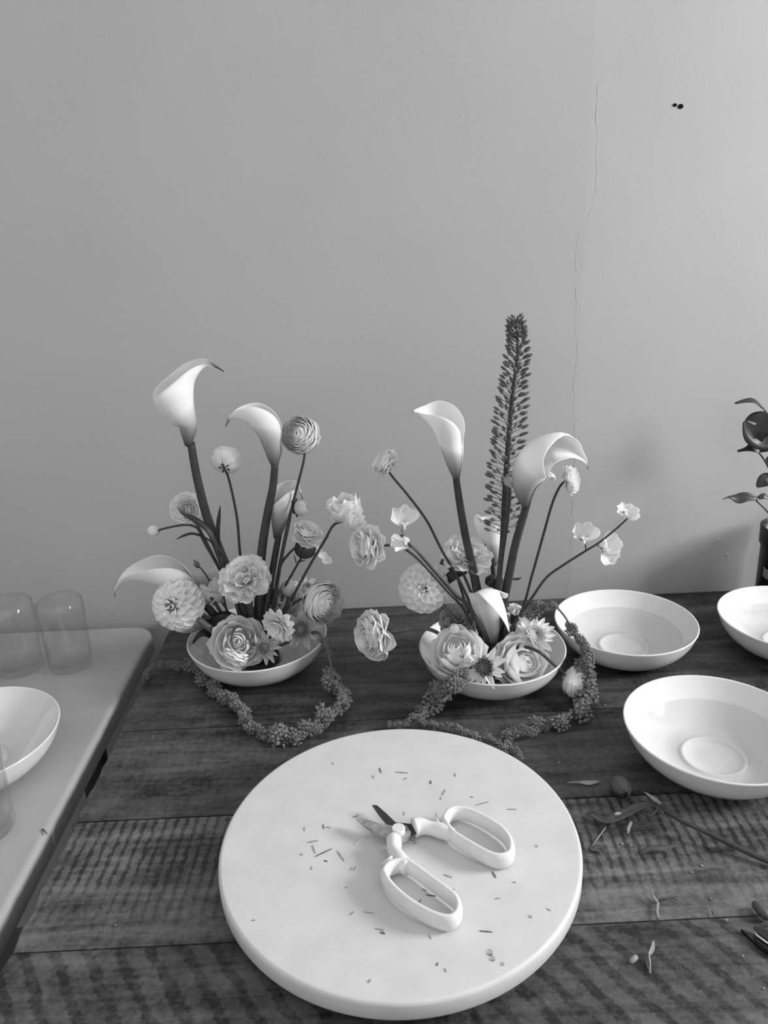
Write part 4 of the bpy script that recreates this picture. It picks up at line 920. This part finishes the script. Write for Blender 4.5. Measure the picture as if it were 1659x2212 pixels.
# ------------------------------------------------------------------ glass vases on the pale table
def vase_mesh(r, h):
    o = [(.0001, .0), (r * .90, 0), (r * .97, .002), (r, .006), (r * 1.03, h * .5), (r * 1.06, h * .88), (r * 1.03, h * .955), (r * .92, h * .99), (r * .60, h), (r * .52, h * .997)]
    i = [(r * .52, h * .975), (r * .60, h * .978), (r * .88, h * .968), (r * .98, h * .94), (r * 1.01, h * .87), (r * .98, h * .5), (r * .95, .016), (r * .88, .011), (.0001, .010)]
    return mk('glass_vase', lathe(o + i, 56), GLASS)
def vase_water(r, lv):
    return mk('water', lathe([(.0001, .0106), (r * .87, .0114), (r * .945, .0165), (r * .955, lv - .001), (r * .965, lv), (.0001, lv - .0004)], 48), VWATER, False)
for (x, y, r, h, lb, wl) in ((-.5265, 1.146, .0353, .125, 'clear glass vase with inward lip, nearer the wooden table', 'water in the vase nearer the wooden table'),
                       (-.612, 1.144, .0384, .125, 'clear glass vase with inward lip, beside a matching vase and farther from the wooden table', 'water in the vase farther from the wooden table'),
                       (-.497, .760, .038, .125, 'clear glass vase standing in front of the white bowl on the pale table', 'water in the vase in front of the white bowl')):
    o = inst('glass_vase', vase_mesh(r, h), None, Matrix.Translation((x, y, TZ + SZ + .0002))); tag(o, lb, 'vase', 'clear glass vases')
    w = inst('water', vase_water(r, .052), None, Matrix.Translation((x, y, TZ + SZ + .0002))); tag(w, wl, 'water', 'water in the vases', 'stuff')
o = wpart('clipping', tube([at_z(x, y, SZ + .0012) for x, y in ((91, 1791), (97, 1795), (101, 1801))], .0010, 6), CHIP_D, None); tag(o, 'short dark snipped stem on the edge of the pale table', 'clipping')

# ------------------------------------------------------------------ potted plant
PX = at_y(1648, 1200, 1.225).x + .044
pot = thing('potted_plant', 'dark-leaved plant in a black pot by the wall', 'potted plant', (PX, 1.235, TZ))
pc = (PX, 1.235, TZ)
wpart('pot', lathe([(.0001, 0), (.039, 0), (.0395, .002), (.0405, .115), (.0440, .118), (.0450, .150), (.0432, .151), (.0415, .148), (.0400, .120), (.0001, .118)], 40, pc), POT, pot)
wpart('soil', lathe([(.0395, .119), (.028, .128), (.0001, .130)], 24, pc), SOIL, pot)
lbl = wpart('pot_label', grid(lambda u, v: Vector((PX, 1.235, TZ)) + Vector((-.0408 * math.cos((v - .5) * 1.6), -.0408 * math.sin((v - .5) * 1.6 + .5), .062 + .018 * u)), 3, 12), plain('grey_label', .16, .4), pot)
def wstem(pts, r):
    wpart('stem', tube([Vector(p) for p in crv(pts, 18)], r, 7), LEAF, pot)
def PP(x, y, d=0): return at_y(x, y, 1.225 + d)
b0 = Vector((PX, 1.235, TZ + .128))
wstem([b0, PP(1690, 1120), PP(1672, 1040), PP(1655, 1000), PP(1640, 978)], .0016)
wstem([b0, PP(1680, 1140), PP(1660, 1108), PP(1632, 1080)], .0014)
wstem([b0, PP(1720, 1080), PP(1705, 980), PP(1668, 905), PP(1655, 892)], .0016)
leaf(pot, [(1655, 890), (1630, 870), (1610, 868), (1588, 872)], 1.225, [3, 20, 14, 5], LEAF, (0, .8, .6))
leaf(pot, [(1662, 895), (1650, 910), (1635, 935), (1640, 960)], 1.22, [22, 62, 60, 8], LEAF, (-.3, .1, .95), fold=.15)
leaf(pot, [(1672, 940), (1650, 950), (1625, 935), (1608, 910)], 1.222, [10, 48, 52, 10], LEAF, (-.2, .2, .95), fold=.15)
leaf(pot, [(1642, 975), (1625, 968), (1610, 971), (1593, 975)], 1.225, [12, 20, 9, 5], LEAF, (0, .3, .9))
leaf(pot, [(1641, 974), (1655, 965), (1670, 968)], 1.225, [10, 26, 6], LEAF, (0, .3, .9))
leaf(pot, [(1636, 1078), (1612, 1074), (1592, 1078), (1575, 1074), (1560, 1079)], 1.222, [8, 20, 22, 5, 1], LEAF, (0, .25, .95))
leaf(pot, [(1638, 1076), (1650, 1072), (1662, 1078)], 1.222, [8, 12, 3], LEAF, (0, .25, .95))
leaf(pot, [(1670, 1040), (1655, 1036), (1645, 1042), (1635, 1052)], 1.225, [10, 28, 24, 6], LEAF, (0, .2, .95))
leaf(pot, [(1655, 1002), (1662, 992), (1675, 990)], 1.225, [3, 14, 4], LEAF)
# ------------------------------------------------------------------ cuttings on the wooden table
def Zp(x, y, z=.004): return at_z(x, y, z)
def zleaf(t, pxs, widths, zs, mat, N=(0, .9, .5), fold=.3):
    K = [at_z(x, y, z) for (x, y), z in zip(pxs, zs)]; s = mpp(K[0]); P = [Vector(p) for p in crv(K, 12)]; Wd = [w[0] * s * .5 for w in crv([(w,) for w in widths], 12)]
    Nn = cdir(*N); V = []; th = .0004
    for i, p in enumerate(P):
        T = (P[min(i + 1, 11)] - P[max(i - 1, 0)]).normalized(); B = T.cross(Nn).normalized(); n_ = B.cross(T)
        if n_.z < 0: n_ = -n_
        for q in (-1, -.5, 0, .5, 1): V.append(p + B * Wd[i] * q + n_ * (abs(q) * Wd[i] * fold + th))
        for q in (1, .5, 0, -.5, -1): V.append(p + B * Wd[i] * q + n_ * (abs(q) * Wd[i] * fold - th))
    lowest = min(v.z for v in V)
    if lowest < TZ + .0002: V = [v + UPV * (TZ + .0002 - lowest) for v in V]
    Fc = [(i * 10 + j, i * 10 + (j + 1) % 10, (i + 1) * 10 + (j + 1) % 10, (i + 1) * 10 + j) for i in range(11) for j in range(10)] + [tuple(range(10))[::-1], tuple(110 + j for j in range(10))]
    return wpart('leaf', (V, Fc), mat, t)
LEAF_M = plain('cut_leaf', .065, .45, .4, .3, 80); LEAF_P = plain('pale_cut_leaf', .28, .5, .3, .25, 80)
t = thing('cut_tulip', 'cut tulip-like stem with leaves and closed bud lying below the water bowl', 'cut flower', Zp(1560, 1830, 0))
wpart('stem', tube([Vector(p) for p in crv([Zp(1720, 1872, .005), Zp(1659, 1860, .005), Zp(1580, 1824, .009), Zp(1520, 1795, .014), Zp(1470, 1772, .018), Zp(1440, 1752, .018), Zp(1428, 1740, .017)], 24)], [.0034 - .0013 * i / 23 for i in range(24)], 9), STEM, t)
wpart('stem', tube([Vector(p) for p in crv([Zp(1428, 1740, .017), Zp(1405, 1762, .010), Zp(1382, 1748, .008), Zp(1362, 1722, .008), Zp(1352, 1710, .009)], 18)], .0016, 7), LEAF_M, t)
Cb = Zp(1341, 1699, .0118)
Mb = frame(Cb, (Zp(1330, 1684, .0125) - Zp(1352, 1712, .0125)), 0, .0115, .0145)
budball(t, Mb, 3, plain('tulip_bud', .11, .5, .3, .25, 120))
zleaf(t, [(1430, 1742), (1395, 1738), (1352, 1756), (1315, 1772), (1292, 1768), (1270, 1755)], [4, 16, 22, 20, 14, 1], [.017, .012, .008, .005, .004, .006], LEAF_M)
zleaf(t, [(1428, 1738), (1412, 1726), (1392, 1711)], [8, 10, 1], [.017, .019, .022], LEAF_P); zleaf(t, [(1432, 1740), (1434, 1730), (1430, 1722)], [3, 5, 1], [.017, .019, .02], LEAF_M)
def solo(label, cat, fn, name='leaf', group=None):
    t = thing(name, label, cat, (0, 0, 0)); o = fn(t); M = o.matrix_basis.copy(); w = MW[o]
    o.parent = None; o.matrix_basis = w; bpy.data.objects.remove(t); o.name = name; return tag(o, label, cat, group)
solo('single pale slim leaf lying between turntable and water bowl', 'leaf', lambda t: zleaf(t, [(1225, 1691), (1248, 1690), (1272, 1692), (1295, 1688)], [1, 5, 12, 4], [.003] * 4, LEAF_P), 'snipped_frond')
solo('curled grey-green leaf lying below the cut tulip', 'leaf', lambda t: zleaf(t, [(1382, 1845), (1405, 1834), (1440, 1834), (1468, 1818)], [4, 12, 10, 1], [.002, .005, .004, .006], LEAF_M), 'snipped_frond')
solo('small white petal fragment under the cut tulip leaf', 'petal', lambda t: zleaf(t, [(1364, 1775), (1358, 1790), (1357, 1802)], [5, 7, 1], [.003] * 3, LEAF_P), 'fallen_petal')
solo('tiny pale petal resting by the long tulip leaf', 'petal', lambda t: zleaf(t, [(1328, 1760), (1334, 1758), (1341, 1756)], [3, 8, 3], [.012] * 3, LEAF_P), 'fallen_petal')
solo('crumpled translucent petal beside the turntable edge', 'petal', lambda t: zleaf(t, [(1272, 1832), (1285, 1835), (1298, 1832), (1306, 1845)], [6, 14, 12, 3], [.002] * 4, LEAF_M), 'fallen_petal')
solo('thin dry stalk leaning beside the turntable edge', 'stem', lambda t: wpart('stalk', tube([Zp(1277, 1831, .0014), Zp(1290, 1812, .0014), Zp(1308, 1788, .0014)], .0006, 6), LEAF_P, t), 'dry_stalk')
t = thing('cut_sprig', 'forked pale sprig lying on the plank joint', 'cut stem', Zp(1420, 1965, 0))
wpart('stem', tube([Zp(1421, 1984, .002), Zp(1419, 1966, .003), Zp(1421, 1950, .004)], [.0016, .0014, .0016], 7), LEAF_P, t)
wpart('branch', tube([Zp(1421, 1950, .004), Zp(1413, 1940, .005), Zp(1407, 1926, .006)], [.0016, .0012, .0005], 7), LEAF_P, t)
wpart('branch', tube([Zp(1421, 1950, .004), Zp(1432, 1940, .006), Zp(1448, 1942, .005), Zp(1462, 1952, .002)], [.0014, .001, .0008, .0005], 7), LEAF_M, t)
wpart('branch', tube([Zp(1428, 1945, .004), Zp(1445, 1938, .004), Zp(1463, 1934, .003)], [.0009, .0008, .0016], 7), LEAF_M, t)
t = thing('cut_sprig', 'slim two-legged sprig with a small pod lying nearest the table front', 'cut stem', Zp(1402, 2095, 0))
wpart('stem', tube([Zp(1402, 2100, .0015), Zp(1396, 2080, .002), Zp(1392, 2060, .003)], [.0009, .0009, .0005], 6), LEAF_M, t)
wpart('stem', tube([Zp(1404, 2102, .0015), Zp(1404, 2080, .002), Zp(1402, 2063, .004)], [.0010, .0009, .0009], 6), LEAF_P, t)
zleaf(t, [(1402, 2063), (1409, 2050), (1412, 2032)], [5, 9, 2], [.004, .005, .006], LEAF_P)
def capsule(label, cat, name, a, b, r, mat, z=.004):
    A, B = Zp(*a, z), Zp(*b, z); o = wpart(name, tube([A, A + (B - A) * .12, A + (B - A) * .5, B - (B - A) * .12, B], [r * .5, r * .9, r, r * .9, r * .45], 9), mat, None); return tag(o, label, cat)
capsule('small pale bud lying beside the two-legged sprig', 'flower bud', 'fallen_bud', (1361, 2078), (1376, 2066), .0028, LEAF_P, .003)
capsule('thick cut end of stem near the dark metal tool', 'cut stem', 'stalk_offcut', (1628, 1950), (1660, 1984), .0052, LEAF_M, .0053)
capsule('snipped brown stalk near the plank joint', 'clipping', 'clipping', (1538, 1965), (1543, 1977), .0011, CHIP_D, .0013)
for x, y, r in ((1362, 1825, .0018), (1344, 1823, .0022), (1516, 1870, .0022), (1494, 1884, .0016), (1536, 1941, .0014), (1569, 1987, .0018), (1275, 1848, .0012), (1207, 1647, .002), (1309, 1624, .0016), (1650, 2135, .0015), (1605, 2065, .0016), (250, 1998, .0016), (330, 1592, .0012), (190, 1784, .0012), (1307, 1524, .0025)):
    c = at_z(x, y, .0003)
    o = wpart('petal_crumb', lathe([(.0001, 0), (r * .8, r * .1), (r * .6, r * .3), (.0001, r * .35)], 7, c), LEAF_P, None); tag(o, 'tiny pale crumb of petal on the wooden table', 'crumb', 'crumbs on the wooden table')
# dark metal tool at the table edge
t = thing('metal_snips', 'dark glossy metal snips lying on the wooden table, tip towards the sprig', 'scissors', Zp(1680, 2060, 0))
def snip(poly, z0, z1, mat, nm):
    b = [at_z(x, y, z0) for x, y in poly]; tp = [v + UPV * (z1 - z0) for v in b]; n = len(poly)
    wpart(nm, (b + tp, [tuple(range(n))[::-1], tuple(range(n, 2 * n))] + [(i, (i + 1) % n, n + (i + 1) % n, n + i) for i in range(n)]), mat, t, False)
snip([(1628, 2006), (1640, 2008), (1700, 2035), (1760, 2075), (1740, 2095), (1690, 2060), (1655, 2035), (1634, 2020)], .004, .0075, BLACK, 'blade')
snip([(1600, 2012), (1660, 2036), (1740, 2080), (1730, 2105), (1680, 2075), (1640, 2050)], .0002, .0035, BLACK, 'blade')
wpart('edge', tube([Zp(1629, 2008, .0078), Zp(1634, 2020, .0078), Zp(1655, 2035, .0078), Zp(1690, 2060, .0078)], [.0004, .0014, .0012, .0008], 6), plain('bright_steel', .8, .2, .5, metal=.9), t)
wpart('pivot_bolt', lathe([(.0001, 0), (.006, 0), (.005, .004), (.0001, .005)], 16, Zp(1745, 2085, .0075)), BLACK, t)
for a in ((1850, 2110), (1830, 2170)):
    wpart('handle', tube([Vector(p) for p in crv([Zp(1740, 2085, .006), Zp((1740 + a[0]) / 2, (2085 + a[1]) / 2 - 4, .007), Zp(*a, .007)], 10)], .005, 9), BLACK, t)
